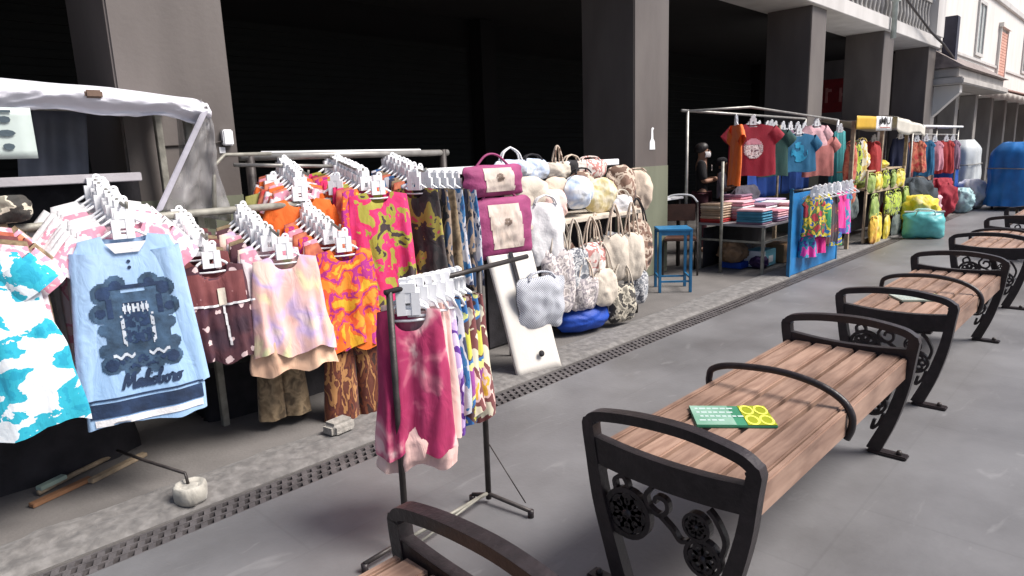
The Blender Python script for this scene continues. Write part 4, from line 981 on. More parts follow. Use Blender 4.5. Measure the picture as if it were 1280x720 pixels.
# white board leaning with the checked bag in front of it
lb = empty('leaning_board', (3.52, 3.16, .012), 'tall white board with one dark round hole leaning on the bag stand', 'board', None, R(-12))
wbm = MB(); wbm.grid(lambda u, v: (-.20 + .40 * u - .03 * v, .30 * v + .004 * math.sin(v * 9), .0 + .86 * v), 10, 16, .022)
wbm.build('panel', mat('white_foam_board', (.66, .63, .58), .7, 0, .06, 4, .1), lb)
MB().lathe([(.024, -.002), (.024, .003)], (0, 0, 0), 14).build('round_hole', dark_cloth, lb, loc=(.03, .022, .13), rot=(R(71), 0, 0))
MB().add([(-.035, .150, .475), (-.005, .150, .475), (-.02, .295, .87), (-.05, .295, .87), (-.035, .142, .478), (-.005, .142, .478), (-.02, .287, .873), (-.05, .287, .873)],
         [(0, 1, 2, 3), (7, 6, 5, 4), (0, 4, 5, 1), (1, 5, 6, 2), (2, 6, 7, 3), (3, 7, 4, 0)]).build('dark_strap', dark_cloth, lb)
o = bag('blue grey chequered cloth bag hanging in front of the leaning white board', checker_mat('chequered_cloth', (.62, .63, .66), (.17, .2, .28), 26), (3.66, 3.26, .74), .40, .40, .10, R(-14), .04, .3, 41, -.14, rnd=8)
# blue bag on the ground
o = bag('bright royal blue cloth bundle lying on the pavement under the bags', royal, (4.62, 3.62, .27), .62, .25, .30, R(-12), 0, .2, 42, .12, name='cloth_bundle', cat='bundle', rnd=3)

# ------------------------------------------------------------------ small things on the kerb
ws_ = MB().lathe([(.060, 0), (.074, .015), (.077, .06), (.072, .085), (.062, .092), (.05, .078), (.0, .074)][:6], (0, 0, 0), 22, .14)
cw = empty('concrete_weight', (1.02, 3.20, .018), 'round pale concrete weight on the kerb holding the end of a thin dark rod', 'weight')
ws_.lathe([(.0535, .07), (.03, .082), (.001, .083)], (0, 0, 0), 16, .2)
ws_.build('weight', blotch('pale_concrete', [(.30, .285, .25), (.42, .40, .35), (.5, .48, .42)], 18, .5, hard='lin', detail=5), cw)
MB().tube([(0, .02, .08), (.0, .04, .13), (-.10, .28, .16), (-.16, .5, .17)], .008, 6).build('rod', steel_dark, cw)
cbk = MB(); cbk.box(-.08, .09, -.06, .06, 0, .085)
bl_ = cbk.build('concrete_block', concrete, bevel=.022, seg=3, loc=(1.93, 3.36, .012), rot=(0, 0, R(8))); tag(bl_, 'rounded grey concrete block on the kerb below the batik trousers', 'block')
for i, (x, y, L, a, lab, m) in enumerate(((.72, 3.98, .42, 27, 'long pale bamboo stick on the ground under the clothes', plank), (.90, 3.90, .34, 24, 'short tan wooden stick beside the long bamboo stick', plank), (.62, 3.82, .30, 20, 'flat brown plank at the left edge of the pavement', mat('brown_plank', (.28, .14, .07), .8)), (.60, 3.92, .14, 25, 'small pale green strip lying across the sticks', mat('pale_green_strip', (.35, .45, .38), .7)))):
    b = MB(); b.box(-L / 2, L / 2, -.02, .02, 0, .022) if i != 0 else b.tube([(-L / 2, 0, .015), (0, .006, .017), (L / 2, 0, .015)], .014, 8)
    o = b.build('plank' if i != 0 else 'bamboo_stick', m, bevel=.003 if i else 0, loc=(x, y, .006 + (.024 if i == 3 else 0)), rot=(0, 0, R(a))); tag(o, lab, 'stick' if i != 3 else 'strip')

# ------------------------------------------------------------------ blue stool and the folding chair
sb_ = empty('stool', (6.70, 3.93, 0), 'tall blue metal stool on the pavement right of the bags', 'stool', None, R(-50))
MB().box(-.19, .19, -.19, .19, .70, .725).build('seat', blue_paint, sb_, bevel=.006)
for sx in (-1, 1):
    for sy in (-1, 1): MB().box(sx * .17 - .016, sx * .17 + .016, sy * .17 - .016, sy * .17 + .016, .004, .699).build('leg', blue_paint, sb_, bevel=.003)
for s in (-1, 1):
    MB().box(-.153, .153, s * .17 - .010, s * .17 + .010, .12, .14).build('stretcher', blue_paint, sb_)
    MB().box(s * .17 - .010, s * .17 + .010, -.153, .153, .16, .18).build('stretcher', blue_paint, sb_)
    MB().box(-.153, .153, s * .17 - .010, s * .17 + .010, .655, .699).build('apron', blue_paint, sb_)
fc = empty('folding_chair', (7.72, 4.42, 0), 'brown folding chair with a curved frame between the blue stool and the stall table', 'chair', None, R(-60))
seat_br = mat('brown_vinyl', (.10, .045, .03), .5, 0, .2, 8, .15)
MB().box(-.2, .2, -.2, .2, .44, .475).build('seat', seat_br, fc, bevel=.012)
MB().box(-.19, .19, .2, .225, .66, .88).build('backrest', seat_br, fc, bevel=.01)
for s in (-1, 1):
    MB().tube([(s * .215, -.24, .01), (s * .215, .0, .42), (s * .215, .235, .90)], .013, 8).build('frame', steel_dark, fc)
    MB().tube([(s * .19, .24, .01), (s * .19, .05, .40), (s * .19, -.18, .44)], .013, 8).build('leg', steel_dark, fc)
MB().tube(open_curve3([(-.215, .235, .90), (-.12, .26, .99), (.12, .26, .99), (.215, .235, .90)]), .013, 8).build('top_rail', white_pl, fc)
wt = empty('side_table', (7.75, 4.95, 0), 'small white topped table behind the folding chair in the arcade shade', 'table')
MB().box(-.45, .45, -.3, .3, .93, .96).build('top', white_pl, wt, bevel=.005)
for sx in (-.4, .4):
    for sy in (-.25, .25): MB().box(sx - .02, sx + .02, sy - .02, sy + .02, .006, .93).build('leg', steel_dark, wt)

# ------------------------------------------------------------------ T-shirt stall
sf = empty('shirt_stall', (9.9, 4.2, 0), 'pale pipe frame of the shirt stall standing over its table', 'stall frame')
fx = -1.9
MB().tube([(fx - .15, .3, 2.075), (2.1, .3, 2.02)], .018, 8).build('top_bar', steel, sf)
MB().tube([(fx, .3, 2.07), (-1.2, -.22, 2.10), (2.1, -.23, 1.97)], .016, 8).build('top_bar', steel, sf)
for X, Y, Z, m in ((fx, .3, 2.07, steel), (2.1, -.23, 1.97, white_pl), (2.1, .3, 2.02, steel), (fx - .05, -.23, 1.42, galv)):
    MB().tube([(X, Y, .006), (X, Y, Z)], .020, 8).build('post', m, sf)
tb = empty('stall_table', (9.1, 3.9, 0), 'grey metal table of the shirt stall loaded with folded clothes', 'table')
MB().box(-1.05, 1.0, -.46, .46, .60, .63).build('top', mat('grey_table_top', (.30, .28, .30), .6), tb, bevel=.004)
for sx in (-1.03, .97):
    for sy in (-.43, .43): MB().box(sx - .016, sx + .016, sy - .016, sy + .016, .006, .599).build('leg', galv, tb)
for sy in (-.43, .43): MB().box(-1.01, .95, sy - .012, sy + .012, .40, .425).build('rail', galv, tb)
MB().box(-1.04, -1.02, -.41, .41, .40, .425).build('rail', galv, tb)
MB().grid(lambda u, v: (-1.0 + 1.95 * u, .40 + .01 * math.sin(u * 30), .55 - .53 * v), 30, 4, .004).build('back_cloth', dark_cloth, tb)
def fold_stack(x, y, wd, dp, cols, lab, z=.6305, h=.032, rz=0):
    root = empty('folded_clothes', (x, y, z), lab, 'clothes', 'piles of folded clothes on the stall table', R(rz))
    zz = 0
    for i, m in enumerate(cols):
        b = MB(); j = random.uniform(-.012, .012); hh = h * random.uniform(.8, 1.2)
        b.box(-wd / 2 + j, wd / 2 + j, -dp / 2, dp / 2, zz + .001, zz + hh); b.build('folded_garment', m, root, bevel=hh * .4, seg=3); zz += hh
pinkc = mat('pink_cloth', (.62, .26, .32), .85, 0, .12, 8, .3); rose = mat('rose_cloth', (.70, .42, .46), .85, 0, .12, 8, .3); tealc = mat('dusty_teal_cloth', (.06, .24, .36), .85, 0, .12, 8, .3)
redc = mat('red_cloth', (.42, .035, .035), .85, 0, .15, 8, .3); tanc = mat('tan_cloth', (.42, .30, .21), .85, 0, .12, 8, .3); mauve = mat('mauve_cloth', (.26, .15, .22), .85, 0, .15, 8, .3); lilc = mat('lilac_cloth', (.52, .42, .58), .85, 0, .12, 8, .3)
fold_stack(8.22, 4.18, .34, .30, [redc, redc, tanc, tanc, tanc, tanc, beige_cloth, tanc], 'tall pile of tan folded clothes with red ones at its bottom')
fold_stack(8.22, 3.66, .30, .36, [mauve, tealc, tealc, tealc, tealc, rose], 'front pile of dusty teal folded clothes at the table corner')
fold_stack(8.55, 4.05, .36, .34, [redc, pinkc, rose, pinkc, rose, white_cloth, pinkc, rose], 'tall pile of pink folded clothes behind the teal pile')
fold_stack(8.62, 3.60, .34, .30, [mauve, lilc, rose, rose, pinkc], 'low pile of rose and lilac folded clothes at the table front')
fold_stack(9.02, 3.95, .38, .36, [rose, pinkc, redc, rose, white_cloth, mauve], 'pile of rose, red and white folded clothes near the table middle')
fold_stack(9.0, 3.58, .32, .26, [white_cloth, white_cloth, rose, white_cloth], 'low pile of white folded clothes at the table front edge')
fold_stack(9.5, 3.9, .40, .40, [tealc, rose, white_cloth, lilc, pinkc, white_cloth], 'mixed pile of folded clothes at the right end of the table')
fold_stack(9.9, 4.15, .34, .32, [lilc, white_cloth, mauve, pinkc, mauve, lilc], 'far pile of lilac and mauve folded clothes behind the blue board')
for (x, y, z, sx, sy, sz, m, nm, lab) in ((8.72, 3.78, .012, .40, .26, .22, 'lb', 'carton', 'light blue and white carton under the stall table'), (9.20, 3.72, .012, .34, .26, .25, cardboard, 'carton', 'plain brown cardboard carton next to the light blue carton'), (8.45, 4.0, .012, .30, .3, .08, royal, 'basket', 'low royal blue tray under the stall table beside the post')):
    m_ = mat('light_blue_carton', (.16, .46, .58), .6, 0, .1, 6) if m == 'lb' else m
    r_ = empty(nm, (x, y, z), lab, nm)
    MB().box(-sx / 2, sx / 2, -sy / 2, sy / 2, 0, sz).build('body', m_, r_, bevel=.006)
    if m == 'lb':
        MB().box(-sx / 2 - .003, -sx / 2 + .05, -sy / 2 - .003, sy / 2 + .003, .004, sz - .004).build('white_end', white_pl, r_); MB().box(-.04, .10, -sy / 2 - .003, -sy / 2 - .001, .05, .14).build('label', white_pl, r_)
    else: MB().box(-sx / 2 + .01, sx / 2 - .01, -.025, .025, sz + .0005, sz + .002).build('tape' if m is cardboard else 'lid_strip', tanc if m is cardboard else teal_cloth, r_)
def heap(lab, m, x, y, z, rx, ry, rz_, seed=0, cat='bundle', name='cloth_bundle', group=None):
    mb = MB(); n1, n2 = 24, 44; rows = []
    for j in range(n1 + 1):
        t = math.pi * j / n1; r = []
        for q in range(n2):
            a = 2 * math.pi * q / n2; d = Vector((math.sin(t) * math.cos(a), math.sin(t) * math.sin(a), math.cos(t)))
            k = 1 + .26 * noise.fractal(d * 2.6 + Vector((seed, 0, 0)), .8, 2, 4)
            r.append((d.x * rx * k, d.y * ry * k, rz_ * min(1.06, max(0, (.5 + .62 * d.z) * (1 + .16 * noise.fractal(d * 3 + Vector((seed, 4, 0)), 1, 2, 3))))))
        rows.append(r)
    loft(mb, rows)
    return tag(mb.build(name, m, loc=(x, y, z)), lab, cat, group)
heap('crumpled tan and brown bundle under the left end of the stall table', mat('tan_bundle', (.30, .18, .10), .8, 0, .3, 6, .4), 8.35, 4.0, .095, .20, .18, .26, 1)
heap('dark purple bundle between the blue tray and the light blue carton', mat('purple_bundle', (.07, .03, .12), .8, 0, .3, 6, .4), 8.55, 3.72, .008, .12, .12, .15, 2)
heap('pale crumpled bundle at the back under the stall table', mat('grey_bundle', (.32, .28, .26), .8, 0, .3, 6, .4), 8.8, 4.1, .008, .2, .14, .28, 3)
# shirts hanging on the stall frame
M_crim = mat('crimson_cloth', (.30, .012, .03), .85, 0, .12, 6, .3); M_teald = mat('deep_teal_cloth', (.015, .13, .26), .85, 0, .12, 6, .3); M_green = mat('dark_green_cloth', (.02, .07, .06), .85, 0, .15, 6, .3); M_salm = mat('salmon_cloth', (.55, .20, .19), .85, 0, .12, 6, .3)
M_navyc = mat('navy_cloth', (.012, .018, .06), .8)
P_print = blotch('print_white_grey', [(.75, .68, .66), (.45, .3, .3), (.8, .75, .72), (.2, .12, .14)], 22, .8, hard=True)
big = lambda s, w0=.25, w1=.29, L=.72: garment_mb(L, ((0, w0), (.2, w1 * .96), (1, w1)), .035, (.010, 3), (.09, .06), .2, (.18, .11, .11, .8), .006, s)
o = garment('hanging_shirt', 'bright orange T-shirt hanging edge on at the left of the shirt stall', 'shirt', big(301, .2, .24, .80), P_plainor, (8.45, 4.05, 1.90), R(40), .17)
o = garment('hanging_shirt', 'large crimson T-shirt with a round pale print at the shirt stall', 'shirt', big(302, .29, .34, .74), M_crim, (9.28, 4.20, 1.92), R(-45), .2)
decal(o, *grid_shape(lambda x, z: (x / .14) ** 2 + ((z + .36) / .14) ** 2 < 1, -.15, .15, -.52, -.2, .012), 'round_print', P_print, .006)
decal(o, *grid_shape(lambda x, z: (x / .11) ** 2 + ((z + .30) / .08) ** 2 < 1 and z > -.31, -.15, .15, -.52, -.2, .012), 'print_top', pinkc, .009)
o = garment('hanging_shirt', 'dark green shirt between the crimson and the teal shirts', 'shirt', big(303), M_green, (10.0, 4.25, 1.86), R(-40), .2)
decal(o, *grid_shape(lambda x, z: abs(x + .02) < .05 and noise.noise(Vector((x * 30, z * 30, 1))) > 0, -.1, .08, -.45, -.3, .012), 'small_print', P_bagy, .006)
o = garment('hanging_shirt', 'teal blue T-shirt with a lighter blue print at the shirt stall', 'shirt', big(304, .28, .34, .60), M_teald, (10.55, 4.05, 1.78), R(-30), .2)
decal(o, *grid_shape(lambda x, z: (x / .15) ** 2 + ((z + .3) / .15) ** 2 < 1 and noise.noise(Vector((x * 14, z * 14, 4))) > -.15, -.16, .16, -.46, -.14, .012), 'blue_print', mat('bright_blue_print', (.02, .30, .52), .8), .006)
o = garment('hanging_shirt', 'salmon pink shirt hanging at the right end of the shirt stall', 'shirt', big(305, .26, .3, .66), M_salm, (11.35, 4.02, 1.74), R(-30), .2)
o = garment('hanging_shirt', 'pale pink small shirt hung high beside the salmon pink one', 'shirt', big(306, .16, .2, .34), rose, (11.1, 3.99, 1.90), R(-30), .15)
o = garment('hanging_shirt', 'aqua scarf like long garment on the right post of the shirt stall', 'garment', garment_mb(1.25, ((0, .10), (.4, .14), (1, .16)), .05, (.02, 6), (.05, .03), .2, None, .02, 307), mat('aqua_cloth', (.10, .48, .50), .8, 0, .12, 6, .3), (12.0, 3.93, 1.80), R(-40), .1)
for k, (x0, x1, lab) in enumerate(((9.55, 10.75, 'left royal blue cloth sheet hanging under the shirts'), (10.85, 11.9, 'right royal blue cloth sheet hanging under the shirts'))):
    tag(MB().grid(lambda u, v: (x0 + (x1 - x0) * u, 4.38 + .025 * math.sin(u * 22 + k), 1.27 - .45 * v), 30, 6, .004).build('cloth_sheet', mat('deep_blue_cloth', (.008, .06, .30), .7, 0, .15, 6, .3)), lab, 'cloth')
heap('dark grey clothes heap on the stall table under the crimson shirt', mat('dark_grey_cloth', (.06, .055, .075), .85, 0, .3, 6, .4), 9.15, 4.22, .632, .42, .12, .40, 5)
back_cols = [M_navyc, mat('charcoal_cotton', (.03, .03, .034), .85), M_crim, M_teald, mauve, M_green, tealc, redc]
nmz = ['navy', 'charcoal', 'dark crimson', 'deep teal', 'mauve', 'bottle green', 'dusty teal', 'plain red']
for k in range(8):
    garment('hanging_shirt', '%s shirt in the back row of the shirt stall, partly hidden' % nmz[k], 'shirt', big(340 + k, .22, .26, .66), back_cols[k], (9.75 + .3 * k, 4.46, 1.86), R(-35 + 6 * (k % 3)), .17, 'back row of the shirt stall')
fold_stack(8.9, 4.22, .36, .30, [rose, pinkc, redc, rose, pinkc, lilc, white_cloth, rose, pinkc, mauve], 'tallest pile of rose and pink folded clothes at the back of the table')
fold_stack(9.35, 3.62, .34, .28, [pinkc, rose, white_cloth, pinkc, redc, rose], 'pile of pink and white folded clothes just left of the blue board')
fold_stack(9.3, 4.2, .36, .30, [lilc, tealc, rose, mauve, white_cloth, tealc, lilc], 'pile of lilac and teal folded clothes at the back of the table')
# blue board with child clothes
bp = empty('display_board', (8.9, 3.15, 0), 'bright blue display board standing at the pavement edge behind child clothes', 'display board')
MB().box(-.80, .80, -.012, .012, .02, 1.02).build('panel', mat('bright_blue_board', (.015, .19, .48), .5, 0, .2, 4, .1), bp, bevel=.004)
for s in (-1, 1): MB().box(s * .815 - .014, s * .815 + .014, -.02, .02, .005, 1.08).build('post', blue_paint, bp)
MB().tube([(-.85, -.14, 1.07), (.9, -.16, 1.09)], .012, 8).build('hanging_bar', steel, bp)
for X in (-.82, .82): MB().tube([(X, -.02, 1.06), (X, -.16, 1.075)], .01, 6).build('bracket', steel, bp)
cols = [blotch('print_child_a', [(.45, .03, .05), (.05, .15, .05), (.7, .5, .03), (.02, .1, .4)], 9, 1, hard=True), blotch('print_child_b', [(.03, .3, .12), (.75, .62, .04), (.02, .2, .5), (.6, .05, .3)], 7, 1, hard=True, off=2), blotch('print_child_c', [(.03, .02, .03), (.12, .02, .03), (.7, .45, .05)], 6, 1, hard=True, off=3), blotch('print_child_d', [(.75, .02, .28), (.7, .01, .2)], 5, .5, hard='lin'), blotch('print_child_e', [(.10, .03, .3), (.02, .25, .4), (.75, .05, .4)], 8, 1, hard=True, off=4)]
nm_ = ('red and green printed child shirt at the left of the blue board', 'green, yellow and blue child shirt in front of the blue board', 'black child suit hanging in the middle of the blue board', 'hot pink child shirt at the right of the blue board', 'violet and teal child shirt at the far right of the blue board')
for k in range(5):
    X = 8.4 + .28 * k
    garment('hanging_shirt', nm_[k], 'shirt', garment_mb((.5, .55, .66, .5, .6)[k], ((0, .11), (.3, .14), (1, .16)), .03, (.012, 5), (.05, .04), .2, (.09, .055, .055, .9), .006, 320 + k), cols[k], (X, 3.0, 1.0), R(-30 + 5 * k), .12, 'child clothes in front of the blue board', .1)
for k, m, L in ((0, cols[4], .42), (1, cols[3], .4), (3, cols[1], .36)):
    garment('hanging_trousers', ('violet child trousers below the red and green shirt', 'pink child trousers below the green and yellow shirt', '', 'printed child trousers below the hot pink shirt')[k], 'trousers', pants_mb(L * .66, .11, k), m, (8.42 + .30 * k, 3.06, .50), R(-25), 0, 'child clothes in front of the blue board')
for k in range(9):
    h = empty('spare_hanger', (8.35 + .16 * k, 2.985 + .01 * (k % 2), 1.0), 'empty white hanger on the bar over the blue board', 'hanger', 'white hangers over the blue board', R(-60 + 9 * (k % 3))); hanger(h, .17, .12)

# ------------------------------------------------------------------ people behind the shirt stall
def person(x, y, h, rz, lab, top_m, low_m, sitting=False, hood=None, arms='crossed', mask=True, hairm=hair_m):
    root = empty('person', (x, y, .004), lab, 'person', None, rz)
    s = h / 1.68
    J = {'pel': (0, 0, .90), 'ab': (0, .0, 1.05), 'ch': (0, .01, 1.27), 'nk': (0, .01, 1.42), 'hd': (0, -.01, 1.54), 'ht': (0, -.005, 1.62)}
    L = [('pel', 'ab'), ('ab', 'ch'), ('ch', 'nk'), ('nk', 'hd'), ('hd', 'ht')]; rad = {'pel': .13, 'ab': .115, 'ch': .125, 'nk': .05, 'hd': .088, 'ht': .07}
    for sgn, t in ((-1, 'l'), (1, 'r')):
        J.update({t + 'sh': (sgn * .165, .01, 1.36), t + 'el': (sgn * .22, -.02, 1.10), t + 'wr': (sgn * -.02 if arms == 'crossed' else sgn * .16, -.20, 1.12 + (.02 if sgn > 0 else 0)), t + 'hn': (sgn * -.10 if arms == 'crossed' else sgn * .14, -.19, 1.13),
                  t + 'hp': (sgn * .09, 0, .86), t + 'kn': (sgn * .10, -.02, .48), t + 'an': (sgn * .10, .02, .08), t + 'to': (sgn * .11, -.13, .035)})
        rad.update({t + 'sh': .062, t + 'el': .042, t + 'wr': .03, t + 'hn': .034, t + 'hp': .09, t + 'kn': .06, t + 'an': .042, t + 'to': .035})
        L += [('ch', t + 'sh'), (t + 'sh', t + 'el'), (t + 'el', t + 'wr'), (t + 'wr', t + 'hn'), ('pel', t + 'hp'), (t + 'hp', t + 'kn'), (t + 'kn', t + 'an'), (t + 'an', t + 'to')]
    def skinned(names, links, grow, name, m):
        me = bpy.data.meshes.new(name); idx = {k: i for i, k in enumerate(names)}
        me.from_pydata([tuple(c * s for c in J[k]) for k in names], [(idx[a], idx[b]) for a, b in links], [])
        o = bpy.data.objects.new(name, me); COL.objects.link(o)
        sk = o.modifiers.new('skin', 'SKIN'); sk.use_smooth_shade = True
        for i, k in enumerate(names):
            r_ = (rad[k] + grow) * s; me.skin_vertices[0].data[i].radius = (r_, r_ * (.72 if k in ('pel', 'ab', 'ch') else 1))
        me.skin_vertices[0].data[0].use_root = True
        o.modifiers.new('sub', 'SUBSURF').levels = 2
        dg = bpy.context.evaluated_depsgraph_get(); nm = bpy.data.meshes.new_from_object(o.evaluated_get(dg))
        bpy.data.objects.remove(o); nm.materials.clear(); nm.materials.append(m)
        o = bpy.data.objects.new(name, nm); COL.objects.link(o); o.parent = root
        for p in nm.polygons: p.use_smooth = True
        return o
    skinned(list(J), L, 0, 'body', skin)
    up = ['ab', 'ch', 'pel', 'lsh', 'lel', 'rsh', 'rel']; 
    skinned(up, [('pel', 'ab'), ('ab', 'ch'), ('ch', 'lsh'), ('lsh', 'lel'), ('ch', 'rsh'), ('rsh', 'rel')], .016, 'shirt', top_m)
    lo = ['pel', 'lhp', 'lkn', 'lan', 'rhp', 'rkn', 'ran']
    skinned(lo, [('pel', 'lhp'), ('lhp', 'lkn'), ('lkn', 'lan'), ('pel', 'rhp'), ('rhp', 'rkn'), ('rkn', 'ran')], .018, 'trousers', low_m)
    mb = MB(); rows = []
    for j in range(11):
        t = math.pi * (.02 + .62 * j / 10)
        rows.append([(.098 * s * math.sin(t) * math.cos(a), (.018 + .108 * math.sin(t) * math.sin(a) * (1 if math.sin(a) > -.2 else .93)) * s, (1.565 + .105 * math.cos(t) + (.05 * max(0, -math.sin(a)) * (j / 10))) * s) for a in [2 * math.pi * q / 20 for q in range(20)]])
    loft(mb, rows); mb.build('hood' if hood else 'hair', hood or hairm, root)
    if hood:
        mb = MB(); loft(mb, [[((.07 + .10 * j / 5) * s * math.cos(a), ((.06 + .05 * j / 5) * math.sin(a) + .01) * s, (1.47 - .26 * (j / 5)) * s) for a in [2 * math.pi * q / 20 for q in range(20)]] for j in range(6)]); mb.build('hood_drape', hood, root)
    fz = 1.535
    ey = MB()
    for sg in (-1, 1): ey.lathe([(.001, -.012), (.011, -.008), (.013, 0), (.011, .008), (.001, .012)], (sg * .034 * s, -.092 * s, (fz + .02) * s), 8)
    ey.build('eyes', iron, root)
    nb = MB().tube([(0, -.092 * s, (fz + .02) * s), (0, -.112 * s, (fz - .015) * s)], .009 * s, 6, True, .016 * s); nb.build('nose', skin, root)
    if mask: MB().grid(lambda u, v: ((-.075 + .15 * u) * s, (-.108 + .075 * (2 * u - 1) ** 2 - .012 * math.sin(v * 3.1)) * s, (fz - .0 - .085 * v) * s), 12, 8, .003).build('face_mask', white_cloth, root)
    return root
print_m = blotch('print_beige_black', [(.02, .018, .02), (.45, .38, .34), (.03, .025, .03)], 12, .8, hard=True)
p1 = person(9.35, 5.0, 1.68, R(28), 'person in a black T-shirt with a beige print and white face mask behind the stall', mat('black_cotton', (.012, .011, .013), .85), mat('maroon_cloth', (.07, .015, .025), .85))
MB().grid(lambda u, v: (-.10 + .2 * u, -.132 - .012 * math.sin(u * 3.14), 1.34 - .09 * v), 10, 6, .002).build('chest_print', print_m, p1)
p2 = person(9.80, 4.9, 1.45, R(28), 'shorter person in a dark hood and a pale lilac top behind the stall', mat('pale_lilac_cloth', (.42, .40, .48), .85), dark_cloth, hood=mat('black_hood', (.015, .014, .02), .85), mask=False)

# ------------------------------------------------------------------ yellow and green snack stall
es = empty('market_stall', (12.0, 3.6, 0), 'market stall with a yellow and white banner, wooden posts and a white cloth roof', 'market stall')
wdp = mat('light_stall_wood', (.46, .36, .24), .7, 0, .2, 10, .2)
for (X, Y, Z) in ((-1.35, -.3, 1.9), (.05, -.3, 1.85), (1.5, -.3, 1.72), (-1.35, .8, 1.9), (1.5, .8, 1.8)): MB().box(X - .025, X + .025, Y - .025, Y + .025, .006, Z).build('post', plank, es)
MB().box(-.72, 1.35, -.36, -.33, .04, .09).build('panel_rail', wdp, es); MB().box(-.72, 1.35, -.36, -.33, .80, .85).build('panel_rail', wdp, es)
for X in (-.72, .32, 1.32): MB().box(X - .02, X + .03, -.355, -.325, .03, 1.16).build('panel_post', wdp, es)
MB().box(-.74, 1.36, -.36, .1, .852, .875).build('shelf', wdp, es); MB().box(-.74, 1.36, .1, .13, .1, .84).build('dark_backing', dark_cloth, es)
MB().box(-.74, 1.36, -.30, .1, 1.13, 1.15).build('shelf', wdp, es)
bn = MB().grid(lambda u, v: (-1.5 + .95 * u, -.38 + .012 * math.sin(u * 8), 1.97 - .19 * v), 16, 4, .004); bn.build('yellow_banner', mat('golden_vinyl', (.62, .37, .02), .5, 0, .12, 4), es)
wb_ = MB().grid(lambda u, v: (-.548 + .80 * u, -.38 + .012 * math.sin(u * 8 + 7.6), 1.975 - .215 * v), 16, 4, .004).build('white_banner', white_pl, es)
V, F = text_mesh('MU', .155, 0, 0, .004)
MB().add([(v.x * 2.3 - .17, -.402, v.y + 1.905) for v in V], F).build('banner_letters', iron, wb_)
tl = MB(); X = -.46
while X < .05: ww = random.uniform(.02, .06); tl.box(X, X + ww, -.404, -.400, 1.80, 1.818); X += ww + .012
tl.build('banner_lines', mat('faded_red_print', (.45, .2, .18), .7), wb_)
MB().grid(lambda u, v: (.25 + 1.85 * u, -.44 + 1.25 * v, 1.98 - .14 * u - .10 * math.sin(u * 3.14) * math.sin(v * 3.14) + .03 * math.sin(v * 9)), 20, 10, .004).build('cloth_roof', mat('cream_cloth', (.62, .59, .52), .8, 0, .1, 5, .3), es)
MB().grid(lambda u, v: (.26 + 1.85 * u, -.45 + .02 * math.sin(u * 15), 1.975 - .14 * u - (.20 + .05 * math.sin(u * 6)) * v), 20, 4, .004).build('cloth_valance', mat('cream_cloth', (.62, .59, .52), .8), es)
lime = blotch('print_lime_black', [(.35, .48, .02), (.45, .55, .04), (.02, .025, .02), (.5, .58, .05)], 9, 1, hard=True); yel = blotch('print_yellow', [(.75, .50, .02), (.7, .58, .03), (.72, .62, .3)], 6, .8, hard='lin'); grn = blotch('print_leaf_green', [(.16, .26, .04), (.30, .40, .08), (.22, .3, .1)], 8, .8, hard='lin'); olgrey = blotch('print_slate_green', [(.07, .10, .10), (.12, .15, .13)], 6, .8, hard='lin')
for (X, Y, Z, wd, h, m, lab) in ((11.5, 3.19, .80, .42, .46, grn, 'leaf green flat bag at the upper left of the stall panel'), (11.62, 3.17, .50, .56, .46, yel, 'large yellow bag at the lower left of the stall panel'), (12.72, 3.19, .80, .62, .40, lime, 'lime and black bag at the upper right of the stall panel'), (12.72, 3.17, .42, .56, .36, olgrey, 'slate grey bag at the lower right of the stall panel'), (12.15, 3.17, .46, .30, .42, yel, 'small yellow bag hanging in the middle of the stall panel')):
    bag(lab, m, (X, Y, Z), wd, h, .07, 0, .05, .3, int(X * 7), .1, 'bags on the stall panel')
for k, (X, Z, rx, rz_, m, lab) in enumerate(((11.55, .877, .22, .24, grn, 'green packets heaped at the left of the stall shelf'), (12.05, .877, .24, .24, lime, 'lime packets heaped in the middle of the stall shelf'), (12.75, .877, .30, .16, 'w', 'white basket at the right of the stall shelf'), (12.6, 1.152, .32, .13, yel, 'yellow packets heaped on the upper stall shelf'), (11.6, 1.152, .24, .30, 'c', 'white and orange packet standing on the upper stall shelf'))):
    heap(lab, {'w': white_cloth, 'c': blotch('print_cream_orange', [(.8, .72, .6), (.75, .4, .05), (.8, .75, .7)], 5, .8, hard=True)}.get(m, m) if isinstance(m, str) else m, X, 3.5, Z, rx, .16, rz_, 20 + k, 'packets' if k != 2 else 'basket', 'packets' if k != 2 else 'basket')
for k, (X, h, m, lab) in enumerate(((10.9, .5, P_red, 'red bag hanging left of the snack stall'), (11.05, .9, olgrey, 'dark bag hanging low at the left end of the snack stall'))):
    bag(lab, m, (X, 3.4, 1.15 - .25 * k), .34, .38, .1, R(-20), .1, .3, 50 + k)
for k, (X, Z, wd, h, m, lab) in enumerate(((11.42, 1.12, .30, .28, grn, 'green packet bag under the upper shelf at its left end'), (11.8, 1.12, .34, .26, yel, 'yellow packet bag under the upper shelf'), (12.2, 1.13, .36, .26, lime, 'lime packet bag under the upper shelf'), (12.62, 1.12, .34, .26, grn, 'green packet bag under the upper shelf right of the lime one'), (13.05, 1.12, .36, .28, yel, 'yellow packet bag under the upper shelf at its right end'),
        (12.1, .80, .40, .34, lime, 'lime and black bag in the middle of the stall panel'), (13.1, .82, .34, .40, grn, 'leaf green bag at the right end of the stall panel'), (13.1, .46, .36, .38, yel, 'yellow bag at the lower right end of the stall panel'), (11.38, .46, .26, .40, blotch('print_orange_yellow', [(.7, .3, .03), (.72, .5, .05)], 6, .8, hard='lin'), 'orange bag at the lower left end of the stall panel'))):
    bag(lab, m, (X, 3.24 if Z > 1 else 3.15, Z), wd, h, .08, R(-6 + 4 * (k % 4)), .03, .3, 70 + k, .06, 'bags on the stall panel')
